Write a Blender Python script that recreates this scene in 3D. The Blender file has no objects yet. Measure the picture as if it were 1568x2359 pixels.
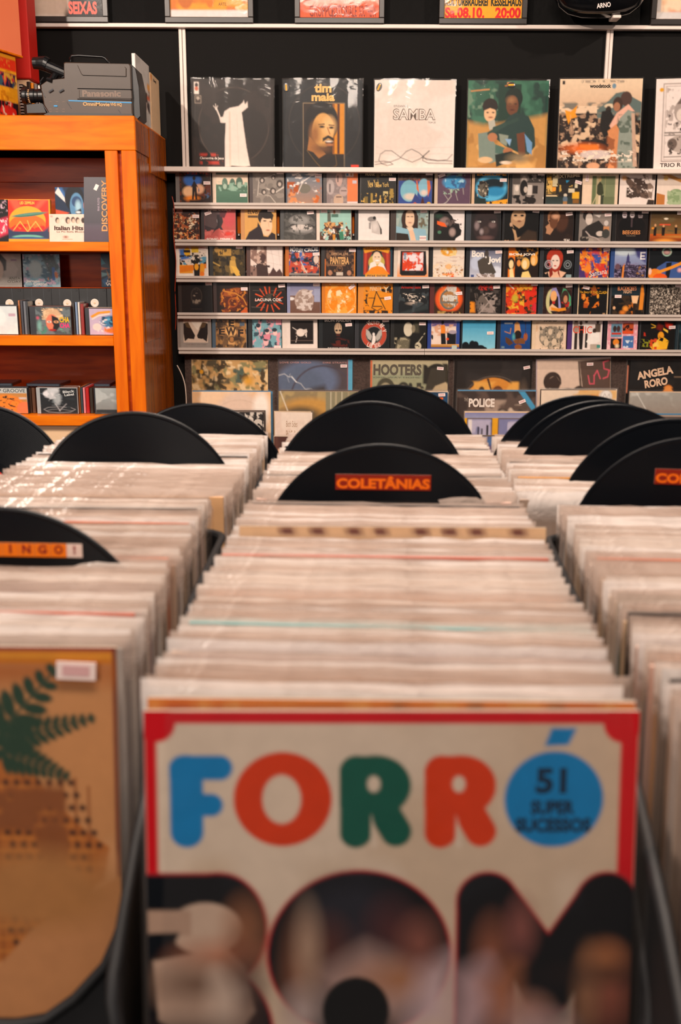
import bpy, math, random
import numpy as np
from mathutils import Matrix, Vector, Euler

random.seed(7)
RNG = np.random.RandomState(7)
S = bpy.context.scene
COL = S.collection

# ------------------------------------------------------------------ camera
CAM = Vector((0.0, 0.0, 1.32))
FPX = 2316.0
PITCH = math.radians(13.6)
ROLL = math.radians(0.25)
cam_rot = (Matrix.Rotation(math.pi / 2 - PITCH, 3, 'X') @ Matrix.Rotation(ROLL, 3, 'Z'))
cd = bpy.data.cameras.new('camera')
cam = bpy.data.objects.new('camera', cd)
COL.objects.link(cam)
cam.matrix_world = Matrix.Translation(CAM) @ cam_rot.to_4x4()
cd.sensor_fit = 'VERTICAL'
cd.sensor_height = 36.0
cd.sensor_width = 24.0
cd.lens = FPX / 2359.0 * 36.0
cd.clip_start = 0.05
cd.clip_end = 40
cd.dof.use_dof = True
cd.dof.focus_distance = 3.3
cd.dof.aperture_fstop = 6.3
S.camera = cam

# ------------------------------------------------------------------ world and light
S.view_settings.view_transform = 'Standard'
S.view_settings.look = 'None'
S.view_settings.exposure = 0.0
S.view_settings.gamma = 1.0
S.view_settings.use_curve_mapping = False
w = bpy.data.worlds.new('world')
S.world = w
w.use_nodes = True
w.node_tree.nodes['Background'].inputs[0].default_value = (0.85, 0.88, 1.0, 1)
w.node_tree.nodes['Background'].inputs[1].default_value = 0.08


def area(name, loc, target, sx, sy, power, col):
    l = bpy.data.lights.new(name, 'AREA')
    l.shape = 'RECTANGLE'
    l.size = sx
    l.size_y = sy
    l.energy = power
    l.color = col
    o = bpy.data.objects.new(name, l)
    COL.objects.link(o)
    o.location = loc
    o.rotation_euler = (Vector(target) - Vector(loc)).to_track_quat('-Z', 'Y').to_euler()
    return o


def spot(name, loc, target, power, col, ang=70, size=0.05, blend=0.6):
    l = bpy.data.lights.new(name, 'SPOT')
    l.energy = power
    l.color = col
    l.spot_size = math.radians(ang)
    l.spot_blend = blend
    l.shadow_soft_size = size
    o = bpy.data.objects.new(name, l)
    COL.objects.link(o)
    o.location = loc
    o.rotation_euler = (Vector(target) - Vector(loc)).to_track_quat('-Z', 'Y').to_euler()
    return o


WARM = (1.0, 0.83, 0.70)
spot('track_spot_light', (-1.5, 1.15, 2.95), (-0.2, 4.0, 1.25), 225, WARM, 75, 0.03)
spot('track_spot_light.001', (2.3, 2.55, 3.15), (0.7, 4.0, 1.6), 110, WARM, 80, 0.03)
area('ceiling_panel_light', (0.0, 0.25, 3.2), (0.0, 3.3, 0.9), 1.6, 0.5, 85, WARM)
area('added_front_fill_light', (-2.35, -1.9, 2.0), (-0.2, 4.0, 1.3), 0.8, 1.2, 54, (1.0, 0.86, 0.75))  # unseen fill added from the open front to brighten the cabinet shelves
area('ceiling_panel_light.001', (0.1, 1.15, 3.25), (0.1, 1.0, 1.0), 1.2, 0.4, 54, WARM)

# ------------------------------------------------------------------ helpers
def ray(px, py):
    return cam_rot @ Vector(((px - 784.0) / FPX, -(py - 1179.5) / FPX, -1.0))


def P(px, py, Y):
    "point of the vertical plane y = Y seen at a pixel of the photograph"
    r = ray(px, py)
    t = Y / r.y
    return CAM.x + r.x * t, CAM.z + r.z * t


def G(px, py, Z):
    "point of the horizontal plane z = Z seen at a pixel"
    r = ray(px, py)
    t = (Z - CAM.z) / r.z
    return CAM.x + r.x * t, CAM.y + r.y * t


def lin(c):
    if isinstance(c, str):
        if len(c) == 3:
            c = ''.join(k + k for k in c)
        c = [int(c[i:i + 2], 16) / 255 for i in (0, 2, 4)]
    return tuple(((k / 12.92) if k <= 0.04045 else ((k + 0.055) / 1.055) ** 2.4) for k in c[:3])


def tag(o, label=None, cat=None, group=None, kind=None):
    if label: o['label'] = label
    if cat: o['category'] = cat
    if group: o['group'] = group
    if kind: o['kind'] = kind
    return o


def empty(name, loc=(0, 0, 0), rot=(0, 0, 0), label=None, cat=None, group=None):
    o = bpy.data.objects.new(name, None)
    o.empty_display_size = 0.05
    COL.objects.link(o)
    o.location = loc
    o.rotation_euler = rot
    return tag(o, label, cat, group)


def link(name, me, parent=None, loc=(0, 0, 0), rot=(0, 0, 0)):
    o = bpy.data.objects.new(name, me)
    COL.objects.link(o)
    o.location = loc
    o.rotation_euler = rot
    o.parent = parent
    return o


class MB:
    def __init__(self):
        self.v, self.f, self.c = [], [], []

    def add(self, vs, fs, col=None):
        n = len(self.v)
        self.v += [tuple(q) for q in vs]
        self.f += [tuple(i + n for i in q) for q in fs]
        self.c += [col] * len(vs)
        return self

    def box(self, x0, x1, y0, y1, z0, z1, b=0.0):
        if b <= 0:
            vs = [(x, y, z) for x in (x0, x1) for y in (y0, y1) for z in (z0, z1)]
            return self.add(vs, [(0, 1, 3, 2), (4, 6, 7, 5), (0, 4, 5, 1), (2, 3, 7, 6), (0, 2, 6, 4), (1, 5, 7, 3)])
        b = min(b, (x1 - x0) * .45, (y1 - y0) * .45, (z1 - z0) * .45)
        vs, idx = [], {}
        for i, x in enumerate((x0, x1)):
            for j, y in enumerate((y0, y1)):
                for k, z in enumerate((z0, z1)):
                    sx, sy, sz = (b if i == 0 else -b), (b if j == 0 else -b), (b if k == 0 else -b)
                    idx[i, j, k, 0] = len(vs); vs.append((x, y + sy, z + sz))
                    idx[i, j, k, 1] = len(vs); vs.append((x + sx, y, z + sz))
                    idx[i, j, k, 2] = len(vs); vs.append((x + sx, y + sy, z))
        fs = []
        for a in (0, 1):
            fs.append([idx[a, j, k, 0] for j, k in ((0, 0), (0, 1), (1, 1), (1, 0))])
            fs.append([idx[i, a, k, 1] for i, k in ((0, 0), (0, 1), (1, 1), (1, 0))])
            fs.append([idx[i, j, a, 2] for i, j in ((0, 0), (0, 1), (1, 1), (1, 0))])
        for p in (0, 1):
            for q in (0, 1):
                fs.append([idx[p, q, 0, 0], idx[p, q, 1, 0], idx[p, q, 1, 1], idx[p, q, 0, 1]])
                fs.append([idx[p, 0, q, 0], idx[p, 1, q, 0], idx[p, 1, q, 2], idx[p, 0, q, 2]])
                fs.append([idx[0, p, q, 1], idx[1, p, q, 1], idx[1, p, q, 2], idx[0, p, q, 2]])
        for i in (0, 1):
            for j in (0, 1):
                for k in (0, 1):
                    fs.append([idx[i, j, k, 0], idx[i, j, k, 1], idx[i, j, k, 2]])
        return self.add(vs, fs)

    def tube(self, pts, r, n=8, cap=True):
        pts = [Vector(p) for p in pts]
        rs = r if isinstance(r, (list, tuple)) else [r] * len(pts)
        vs, fs = [], []
        up = Vector((0, 0, 1))
        for i, p in enumerate(pts):
            d = (pts[min(i + 1, len(pts) - 1)] - pts[max(i - 1, 0)]).normalized()
            a = d.cross(up)
            if a.length < 1e-3: a = d.cross(Vector((0, 1, 0)))
            a.normalize()
            b = d.cross(a)
            for k in range(n):
                t = 2 * math.pi * k / n
                vs.append(p + (a * math.cos(t) + b * math.sin(t)) * rs[i])
        for i in range(len(pts) - 1):
            for k in range(n):
                fs.append((i * n + k, i * n + (k + 1) % n, (i + 1) * n + (k + 1) % n, (i + 1) * n + k))
        if cap:
            fs.append(tuple(range(n)))
            fs.append(tuple((len(pts) - 1) * n + k for k in range(n)))
        return self.add(vs, fs)

    def prism(self, poly, y0, y1, b=0.0):
        "extrude an (x, z) outline from y0 (front) to y1, front edge chamfered by b"
        n = len(poly)
        cx = sum(p[0] for p in poly) / n
        cz = sum(p[1] for p in poly) / n
        vs, fs = [], []
        if b > 0:
            ring = []
            for i, (x, z) in enumerate(poly):
                dx, dz = x - cx, z - cz
                m = math.hypot(dx, dz)
                ring.append((x - dx / m * b, z - dz / m * b))
            vs += [(x, y0, z) for x, z in ring]
            vs += [(x, y0 + b, z) for x, z in poly]
            vs += [(x, y1, z) for x, z in poly]
            k = 3
        else:
            vs += [(x, y0, z) for x, z in poly] + [(x, y1, z) for x, z in poly]
            k = 2
        for r in range(k - 1):
            for i in range(n):
                fs.append((r * n + i, r * n + (i + 1) % n, (r + 1) * n + (i + 1) % n, (r + 1) * n + i))
        fs.append(tuple(range(n)))
        fs.append(tuple((k - 1) * n + i for i in range(n))[::-1])
        return self.add(vs, fs)

    def lathe(self, prof, c, axis='Z', n=24, sc=(1, 1, 1)):
        vs, fs = [], []
        for r, h in prof:
            for k in range(n):
                t = 2 * math.pi * k / n
                p = (r * math.cos(t), r * math.sin(t), h)
                if axis == 'X': p = (h, p[0], p[1])
                if axis == 'Y': p = (p[0], h, p[1])
                vs.append((c[0] + p[0] * sc[0], c[1] + p[1] * sc[1], c[2] + p[2] * sc[2]))
        for i in range(len(prof) - 1):
            for k in range(n):
                fs.append((i * n + k, i * n + (k + 1) % n, (i + 1) * n + (k + 1) % n, (i + 1) * n + k))
        return self.add(vs, fs)

    def mesh(self, name, mat, smooth=False, colors=False):
        me = bpy.data.meshes.new(name)
        me.from_pydata(self.v, [], self.f)
        if colors:
            ca = me.color_attributes.new('Col', 'FLOAT_COLOR', 'POINT')
            arr = np.ones((len(self.v), 4), dtype=np.float32)
            arr[:, :3] = np.array(self.c, dtype=np.float32)
            ca.data.foreach_set('color', arr.ravel())
        if mat: me.materials.append(mat)
        if smooth:
            me.polygons.foreach_set('use_smooth', [True] * len(me.polygons))
        me.update()
        return me

    def build(self, name, mat, parent=None, loc=(0, 0, 0), rot=(0, 0, 0), smooth=False, colors=False):
        return link(name, self.mesh(name, mat, smooth, colors), parent, loc, rot)


# ------------------------------------------------------------------ materials
def mat_new(name):
    m = bpy.data.materials.new(name)
    m.use_nodes = True
    nt = m.node_tree
    b = nt.nodes['Principled BSDF']
    return m, nt, b


def simple(name, col, rough=0.5, metal=0.0, var=0.12, nscale=30, bump=0.0, spec=0.5, coat=0.0):
    m, nt, b = mat_new(name)
    c = lin(col)
    tc = nt.nodes.new('ShaderNodeTexCoord')
    nz = nt.nodes.new('ShaderNodeTexNoise')
    nz.inputs['Scale'].default_value = nscale
    nz.inputs['Detail'].default_value = 5
    nt.links.new(tc.outputs['Object'], nz.inputs['Vector'])
    mr = nt.nodes.new('ShaderNodeMix')
    mr.data_type = 'RGBA'
    mr.inputs[6].default_value = tuple(k * (1 - var) for k in c) + (1,)
    mr.inputs[7].default_value = tuple(min(1, k * (1 + var)) for k in c) + (1,)
    nt.links.new(nz.outputs['Fac'], mr.inputs[0])
    nt.links.new(mr.outputs[2], b.inputs['Base Color'])
    b.inputs['Roughness'].default_value = rough
    b.inputs['Metallic'].default_value = metal
    b.inputs['Specular IOR Level'].default_value = spec
    b.inputs['Coat Weight'].default_value = coat
    b.inputs['Coat Roughness'].default_value = 0.12
    if bump > 0:
        bp = nt.nodes.new('ShaderNodeBump')
        bp.inputs['Strength'].default_value = bump
        bp.inputs['Distance'].default_value = 0.004
        nt.links.new(nz.outputs['Fac'], bp.inputs['Height'])
        nt.links.new(bp.outputs[0], b.inputs['Normal'])
    return m


def wood(name, c1, c2, stretch=(1, 14, 14), rough=0.35, scale=5.0):
    m, nt, b = mat_new(name)
    tc = nt.nodes.new('ShaderNodeTexCoord')
    mp = nt.nodes.new('ShaderNodeMapping')
    mp.inputs['Scale'].default_value = stretch
    nt.links.new(tc.outputs['Object'], mp.inputs[0])
    nz = nt.nodes.new('ShaderNodeTexNoise')
    nz.inputs['Scale'].default_value = scale
    nz.inputs['Detail'].default_value = 7
    nz.inputs['Distortion'].default_value = 0.4
    nt.links.new(mp.outputs[0], nz.inputs['Vector'])
    cr = nt.nodes.new('ShaderNodeValToRGB')
    cr.color_ramp.elements[0].position = 0.3
    cr.color_ramp.elements[0].color = lin(c1) + (1,)
    cr.color_ramp.elements[1].position = 0.62
    cr.color_ramp.elements[1].color = lin(c2) + (1,)
    nt.links.new(nz.outputs['Fac'], cr.inputs[0])
    nt.links.new(cr.outputs[0], b.inputs['Base Color'])
    b.inputs['Roughness'].default_value = rough
    b.inputs['Specular IOR Level'].default_value = 0.15
    b.inputs['Coat Weight'].default_value = 0.04
    b.inputs['Coat Roughness'].default_value = 0.15
    bp = nt.nodes.new('ShaderNodeBump')
    bp.inputs['Strength'].default_value = 0.08
    bp.inputs['Distance'].default_value = 0.002
    nt.links.new(nz.outputs['Fac'], bp.inputs['Height'])
    nt.links.new(bp.outputs[0], b.inputs['Normal'])
    return m


def printed(name, rough=0.4, coat=0.0):
    m, nt, b = mat_new(name)
    at = nt.nodes.new('ShaderNodeAttribute')
    at.attribute_name = 'Col'
    tc = nt.nodes.new('ShaderNodeTexCoord')
    nz = nt.nodes.new('ShaderNodeTexNoise')
    nz.inputs['Scale'].default_value = 60
    nz.inputs['Detail'].default_value = 6
    nt.links.new(tc.outputs['Object'], nz.inputs['Vector'])
    mr = nt.nodes.new('ShaderNodeMapRange')
    mr.inputs[3].default_value = 0.86
    mr.inputs[4].default_value = 1.08
    nt.links.new(nz.outputs['Fac'], mr.inputs[0])
    mx = nt.nodes.new('ShaderNodeMix')
    mx.data_type = 'RGBA'
    mx.blend_type = 'MULTIPLY'
    mx.inputs[0].default_value = 1
    nt.links.new(at.outputs['Color'], mx.inputs[6])
    nt.links.new(mr.outputs[0], mx.inputs[7])
    nt.links.new(mx.outputs[2], b.inputs['Base Color'])
    b.inputs['Roughness'].default_value = rough
    b.inputs['Specular IOR Level'].default_value = 0.22
    b.inputs['Coat Weight'].default_value = coat
    return m


def film(name, body, tint, rough=0.12, bump=0.25, scale=9.0, gloss=0.022, hem=False):
    "clear or milky plastic: body = share of light stopped by the film"
    m, nt, b = mat_new(name)
    out = nt.nodes['Material Output']
    b.inputs['Base Color'].default_value = lin(tint) + (1,)
    b.inputs['Roughness'].default_value = rough
    b.inputs['Specular IOR Level'].default_value = 0.6
    tr = nt.nodes.new('ShaderNodeBsdfTransparent')
    tc = nt.nodes.new('ShaderNodeTexCoord')
    nz = nt.nodes.new('ShaderNodeTexNoise')
    nz.inputs['Scale'].default_value = scale
    nz.inputs['Detail'].default_value = 3
    nz.inputs['Distortion'].default_value = 1.2
    nt.links.new(tc.outputs['Object'], nz.inputs['Vector'])
    bp = nt.nodes.new('ShaderNodeBump')
    bp.inputs['Strength'].default_value = bump
    bp.inputs['Distance'].default_value = 0.01
    nt.links.new(nz.outputs['Fac'], bp.inputs['Height'])
    gl = nt.nodes.new('ShaderNodeBsdfGlossy')
    gl.inputs['Roughness'].default_value = rough
    gl.inputs['Color'].default_value = (1, 1, 1, 1)
    nt.links.new(bp.outputs[0], gl.inputs['Normal'])
    nt.links.new(bp.outputs[0], b.inputs['Normal'])
    m1 = nt.nodes.new('ShaderNodeMixShader')
    m1.inputs[0].default_value = body
    if hem:      # crumpled, cloudy only along the open hem
        sx = nt.nodes.new('ShaderNodeSeparateXYZ')
        nt.links.new(tc.outputs['Object'], sx.inputs[0])
        mr = nt.nodes.new('ShaderNodeMapRange')
        mr.inputs[1].default_value = .285
        mr.inputs[2].default_value = .312
        mr.inputs[3].default_value = .02
        mr.inputs[4].default_value = body
        nt.links.new(sx.outputs['Z'], mr.inputs[0])
        nt.links.new(mr.outputs[0], m1.inputs[0])
    nt.links.new(tr.outputs[0], m1.inputs[1])
    nt.links.new(b.outputs[0], m1.inputs[2])
    lw = nt.nodes.new('ShaderNodeLayerWeight')
    lw.inputs['Blend'].default_value = 0.5
    nt.links.new(bp.outputs[0], lw.inputs['Normal'])
    pw = nt.nodes.new('ShaderNodeMath')
    pw.operation = 'POWER'
    pw.inputs[1].default_value = 4.5
    nt.links.new(lw.outputs['Facing'], pw.inputs[0])
    ma = nt.nodes.new('ShaderNodeMath')
    ma.operation = 'MULTIPLY_ADD'
    ma.inputs[1].default_value = 0.45
    ma.inputs[2].default_value = gloss
    nt.links.new(pw.outputs[0], ma.inputs[0])
    m2 = nt.nodes.new('ShaderNodeMixShader')
    nt.links.new(ma.outputs[0], m2.inputs[0])
    nt.links.new(m1.outputs[0], m2.inputs[1])
    nt.links.new(gl.outputs[0], m2.inputs[2])
    nt.links.new(m2.outputs[0], out.inputs[0])
    return m


M = {}
M['print'] = printed('printed_card', 0.42)
M['printgloss'] = printed('glossy_printed_card', 0.35, 0.0)
M['clear'] = film('clear_sleeve_film', 0.015, 'e8dcd6', 0.08, 0.16, 9)
for _k, (_b, _t) in enumerate(((.74, 'f0e2d8'), (.6, 'e2cdc0'), (.8, 'f8eee8'), (.52, 'd8c2b4'))):
    M['milky%d' % _k] = film('milky_sleeve_film', _b, _t, 0.14, 0.35, 22, hem=True, gloss=0.05)
M['lid'] = film('clear_case_lid', 0.004, 'ddd', 0.06, 0.03, 20, gloss=0.014)
M['black'] = simple('black_plastic', '0d0e11', 0.35, var=.2)
M['crate'] = simple('worn_black_crate_plastic', '1a1b1e', 0.6, var=.35, nscale=18, bump=.15)
M['blackgloss'] = simple('glossy_black_plastic', '0c0d10', 0.12, var=.2, coat=.5)
M['wallblack'] = simple('black_painted_board', '0a0807', 0.75, var=.25, nscale=3, spec=.2)
M['plaster'] = simple('black_rough_plaster', '0a0909', 0.8, var=.3, nscale=40, bump=.8, spec=.2)
M['whitewood'] = simple('white_painted_wood', 'ecdcd2', 0.45, var=.07, nscale=12, bump=.1)
M['rail'] = simple('pale_grey_rail', 'cfc0b6', 0.38, var=.08, nscale=15)
M['groove'] = simple('dark_rail_groove', '5a5350', 0.6)
M['backpanel'] = simple('dark_brown_back_panel', '2a1a12', 0.6, var=.3)
M['felt'] = simple('speckled_brown_felt', '4a3a34', 0.95, var=.75, nscale=160, bump=.6)
M['wood'] = wood('orange_varnished_wood', 'd26000', 'e87a03', (1.2, 10, 10), .5)
M['woodv'] = wood('orange_varnished_wood_upright', 'd05a00', 'e47202', (10, 10, 1.0), .5)
M['woodside_shaded'] = wood('orange_varnished_wood_shaded_side', '7a3604', 'a85208', (9, 9, .8), .22)  # cabinet wood with the side's grazing-light shade put into its colour
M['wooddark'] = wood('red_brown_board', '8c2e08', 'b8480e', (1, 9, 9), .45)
M['red'] = simple('red_orange_card', 'ff8458', 0.6, var=.06, nscale=9)
M['deepred'] = simple('deep_red_card', 'd81a08', 0.55, var=.1)
M['floor'] = simple('dark_floor', '2c2420', 0.6, var=.3, nscale=5)
M['ceil'] = simple('dark_ceiling', '4a423c', 0.8)
M['side'] = simple('side_wall_paint', '4a3c34', 0.8)
M['table'] = simple('black_table_top', '15110f', 0.5, var=.3)
M['camgrey'] = simple('camcorder_charcoal', '40342c', 0.45, var=.12, nscale=25, bump=.05)
M['camdark'] = simple('camcorder_black', '101114', 0.35, var=.2)
M['blue'] = simple('cyan_stripe_paint', '1590d0', 0.4, var=.03)
M['steel'] = simple('grey_trim', '6f747a', 0.3, metal=.6)
M['sticker'] = simple('white_price_label', 'f2dcd6', 0.5, var=.03)
M['spiral'] = simple('white_wire', 'e0d4cc', 0.4)
M['cable'] = simple('cream_cable', 'd8c4b4', 0.4)
M['redcable'] = simple('red_cable', '9a2a08', 0.4)
M['goldtext'] = simple('gold_lettering', 'c89858', 0.4, var=.05)
M['offwhite'] = simple('off_white_board', 'd8d2ce', 0.5, var=.04)
M['cream'] = simple('cream_board', 'e8c49c', 0.5, var=.04)
M['vhshub'] = simple('white_reel_hub', 'e8d8c8', 0.4)

# black vinyl with fine grooves
m, nt, b = mat_new('black_vinyl')
b.inputs['Base Color'].default_value = (0.004, 0.005, 0.007, 1)
b.inputs['Roughness'].default_value = 0.3
b.inputs['Specular IOR Level'].default_value = 0.22
b.inputs['Anisotropic'].default_value = 0.8
tn = nt.nodes.new('ShaderNodeTangent')
tn.direction_type = 'RADIAL'
tn.axis = 'Y'
nt.links.new(tn.outputs[0], b.inputs['Tangent'])
tc = nt.nodes.new('ShaderNodeTexCoord')
wv = nt.nodes.new('ShaderNodeTexWave')
wv.wave_type = 'RINGS'
wv.rings_direction = 'Y'
wv.inputs['Scale'].default_value = 110
nt.links.new(tc.outputs['Object'], wv.inputs['Vector'])
bp = nt.nodes.new('ShaderNodeBump')
bp.inputs['Strength'].default_value = 0.12
bp.inputs['Distance'].default_value = 0.0005
nt.links.new(wv.outputs['Fac'], bp.inputs['Height'])
nt.links.new(bp.outputs[0], b.inputs['Normal'])
M['vinyl'] = m

# ------------------------------------------------------------------ printing: pictures as coloured grids, words as flat lettering
_glyph = {}


def text_geo(s, bold):
    k = (s, bold)
    if k in _glyph: return _glyph[k]
    cu = bpy.data.curves.new('lettering', 'FONT')
    cu.body = s
    cu.resolution_u = 3
    cu.offset = {0: 0.0, 1: 0.022, 2: 0.045}[bold]
    o = bpy.data.objects.new('lettering', cu)
    COL.objects.link(o)
    bpy.context.view_layer.update()
    me = bpy.data.meshes.new_from_object(o.evaluated_get(bpy.context.evaluated_depsgraph_get()))
    v = np.array([q.co[:2] for q in me.vertices])
    f = [tuple(p.vertices) for p in me.polygons]
    lo, hi = v.min(0), v.max(0)
    v = (v - lo) / np.maximum(hi - lo, 1e-6)
    bpy.data.objects.remove(o)
    bpy.data.curves.remove(cu)
    bpy.data.meshes.remove(me)
    _glyph[k] = (v, f)
    return _glyph[k]


def vnoise(X, Y, sx, sy, seed):
    r = np.random.RandomState(seed).rand(int(sy) + 3, int(sx) + 3)
    gx = X / 100.0 * sx
    gy = Y / 100.0 * sy
    gx = np.clip(gx, 0, sx); gy = np.clip(gy, 0, sy)
    x0 = gx.astype(int); y0 = gy.astype(int)
    fx = gx - x0; fy = gy - y0
    fx = fx * fx * (3 - 2 * fx); fy = fy * fy * (3 - 2 * fy)
    return (r[y0, x0] * (1 - fx) + r[y0, x0 + 1] * fx) * (1 - fy) + (r[y0 + 1, x0] * (1 - fx) + r[y0 + 1, x0 + 1] * fx) * fy


def seg_d(X, Y, x0, y0, x1, y1):
    dx, dy = x1 - x0, y1 - y0
    t = np.clip(((X - x0) * dx + (Y - y0) * dy) / (dx * dx + dy * dy + 1e-9), 0, 1)
    return np.hypot(X - x0 - t * dx, Y - y0 - t * dy)


def poly_a(X, Y, pts, s):
    ins = np.zeros_like(X, bool)
    d = np.full_like(X, 1e9)
    n = len(pts)
    for i in range(n):
        x0, y0 = pts[i]
        x1, y1 = pts[(i + 1) % n]
        d = np.minimum(d, seg_d(X, Y, x0, y0, x1, y1))
        c = ((y0 > Y) != (y1 > Y)) & (X < (x1 - x0) * (Y - y0) / ((y1 - y0) or 1e-9) + x0)
        ins ^= c
    sd = np.where(ins, d, -d)
    return np.clip(sd / s + .5, 0, 1)


def picture(spec, nx, ny):
    X, Y = np.meshgrid(np.linspace(0, 100, nx + 1), np.linspace(0, 100, ny + 1))
    C = np.zeros(X.shape + (3,))
    px = 130.0 / nx
    texts, stick = [], []
    seed = len(spec) + nx

    def put(a, c):
        nonlocal C
        a = np.clip(a, 0, 1)[..., None]
        C = C * (1 - a) + np.array(lin(c)) * a

    def ell(cx, cy, rx, ry, rot=0, s=px):
        t = math.radians(rot)
        dx, dy = X - cx, Y - cy
        u = dx * math.cos(t) + dy * math.sin(t)
        v = -dx * math.sin(t) + dy * math.cos(t)
        q = np.hypot(u / rx, v / ry)
        return np.clip((1 - q) * min(rx, ry) / s + .5, 0, 1)

    for tok in spec.split(';'):
        a = tok.split()
        if not a: continue
        o, a = a[0], a[1:]
        seed += 13
        s = 7.0 if o.isupper() else px
        if o == 'b': put(np.ones_like(X), a[0])
        elif o == 'g':
            y0, y1 = (float(a[2]), float(a[3])) if len(a) > 3 else (0, 100)
            t = np.clip((Y - y0) / (y1 - y0), 0, 1)[..., None]
            inside = ((Y >= y0) & (Y <= y1))[..., None]
            C = np.where(inside, np.array(lin(a[0])) * (1 - t) + np.array(lin(a[1])) * t, C)
        elif o in 'eE': put(ell(*map(float, a[:4]), float(a[5]) if len(a) > 5 else 0, s), a[4])
        elif o in 'rR':
            x0, y0, x1, y1 = map(float, a[:4])
            put(np.clip(np.minimum(X - x0, x1 - X) / s + .5, 0, 1) * np.clip(np.minimum(Y - y0, y1 - Y) / s + .5, 0, 1), a[4])
        elif o in 'pP':
            q = list(map(float, a[1:]))
            put(poly_a(X, Y, list(zip(q[::2], q[1::2])), s), a[0])
        elif o in 'lL':
            q = list(map(float, a[2:]))
            q = list(zip(q[::2], q[1::2]))
            d = np.full_like(X, 1e9)
            for i in range(len(q) - 1): d = np.minimum(d, seg_d(X, Y, *q[i], *q[i + 1]))
            put(np.clip((float(a[0]) / 2 - d) / s + .5, 0, 1) * min(1, float(a[0]) / px), a[1])
        elif o == 'o':
            cx, cy, r, wd = map(float, a[:4])
            d = np.abs(np.hypot(X - cx, Y - cy) - r)
            put(np.clip((wd / 2 - d) / px + .5, 0, 1) * min(1, wd / px), a[4])
        elif o == 'n':
            sc, th = float(a[1]), float(a[2])
            x0, y0, x1, y1 = map(float, a[3:7]) if len(a) > 6 else (0, 0, 100, 100)
            st = float(a[7]) if len(a) > 7 else 1
            v = .68 * vnoise(X, Y, sc, sc * st, seed) + .32 * vnoise(X, Y, sc * 2.7, sc * st * 2.7, seed + 5)
            v = (v - .5) * 1.3 + .5
            msk = np.clip(np.minimum(X - x0, x1 - X) / 3 + .5, 0, 1) * np.clip(np.minimum(Y - y0, y1 - Y) / 3 + .5, 0, 1)
            put(np.clip((v - th) * 7, 0, 1) * msk, a[0])
        elif o == 'f':
            x, y, h = map(float, a[:3])
            sk, ha, cl = a[3:6]
            put(ell(x, y + 1.02 * h, .46 * h, .45 * h), cl)
            put(ell(x, y + .26 * h, .2 * h, .25 * h), ha)
            put(ell(x, y + .52 * h, .08 * h, .12 * h), sk)
            put(ell(x, y + .32 * h, .14 * h, .2 * h), sk)
            dk = ha
            for q in (-1, 1): put(ell(x + q * .055 * h, y + .29 * h, .025 * h, .014 * h), dk)
            put(ell(x, y + .42 * h, .045 * h, .012 * h), dk)
        elif o == 't': texts.append((list(map(float, a[:4])), a[4], a[5].replace('_', ' '), int(a[6]) if len(a) > 6 else 1, float(a[7]) if len(a) > 7 else 0))
        elif o == 's': stick.append(list(map(float, a)))
    return C, texts, stick


def add_text(mb, box, col, s, bold, rot, w, h, y, lift=0.00012):
    v, f = text_geo(s, bold)
    x0, y0, x1, y1 = box
    bw, bh = (x1 - x0) / 100 * w, (y1 - y0) / 100 * h
    cx, cz = (x0 + x1) / 200 * w, h - (y0 + y1) / 200 * h
    t = math.radians(rot)
    vs = []
    for a, b_ in v:
        u, q = (a - .5) * bw, (b_ - .5) * bh
        vs.append((cx + u * math.cos(t) - q * math.sin(t), y - lift, cz + u * math.sin(t) + q * math.cos(t)))
    mb.add(vs, f, lin(col))


def plate(name, spec, w, h, nx, ny=None, th=0.0015, edge='c8b8a8', mat='print', parent=None, loc=(0, 0, 0), rot=(0, 0, 0)):
    "printed card: x 0..w, z 0..h, faces -y, front at y = 0"
    ny = ny or nx
    C, texts, stick = picture(spec, nx, ny)
    mb = MB()
    xs = np.linspace(0, w, nx + 1)
    zs = np.linspace(h, 0, ny + 1)
    mb.v = [(float(x), 0.0, float(z)) for z in zs for x in xs]
    mb.c = [tuple(c) for c in C.reshape(-1, 3)]
    W = nx + 1
    mb.f = [(j * W + i, (j + 1) * W + i, (j + 1) * W + i + 1, j * W + i + 1) for j in range(ny) for i in range(nx)]
    e = lin(edge)
    mb.add([(0, 0, 0), (w, 0, 0), (w, 0, h), (0, 0, h), (0, th, 0), (w, th, 0), (w, th, h), (0, th, h)],
           [(0, 4, 5, 1), (1, 5, 6, 2), (2, 6, 7, 3), (3, 7, 4, 0), (4, 7, 6, 5)], e)
    for k, (bx, col, s, bold, r) in enumerate(texts):
        add_text(mb, bx, col, s, bold, r, w, h, 0, 0.0001 + 0.00004 * k)
    o = mb.build(name, M[mat], parent, loc, rot, colors=True)
    return o, stick
# ------------------------------------------------------------------ the setting
WY = 4.04          # wall face
def struct(name, mb, mat, **k):
    o = mb.build(name, M[mat], **k)
    return tag(o, kind='structure')

struct('floor', MB().box(-3, 3.2, -2.2, 4.3, -0.1, 0), 'floor')
struct('ceiling', MB().box(-3, 3.2, -2.2, 4.3, 3.35, 3.45), 'ceil')
struct('wall_left', MB().box(-3.1, -3, -2.2, 4.3, 0, 3.35), 'side')
struct('wall_right', MB().box(3.2, 3.3, -2.2, 4.3, 0, 3.35), 'side')
zt = P(784, 60, WY)[1]
zl = P(784, 391, WY)[1]
struct('wall_back', MB().box(-3, 3.2, WY, WY + .1, 0, zt), 'wallblack')
struct('wall_back_upper', MB().box(-3, 3.2, WY, WY + .1, zt, 3.35), 'plaster')
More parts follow.
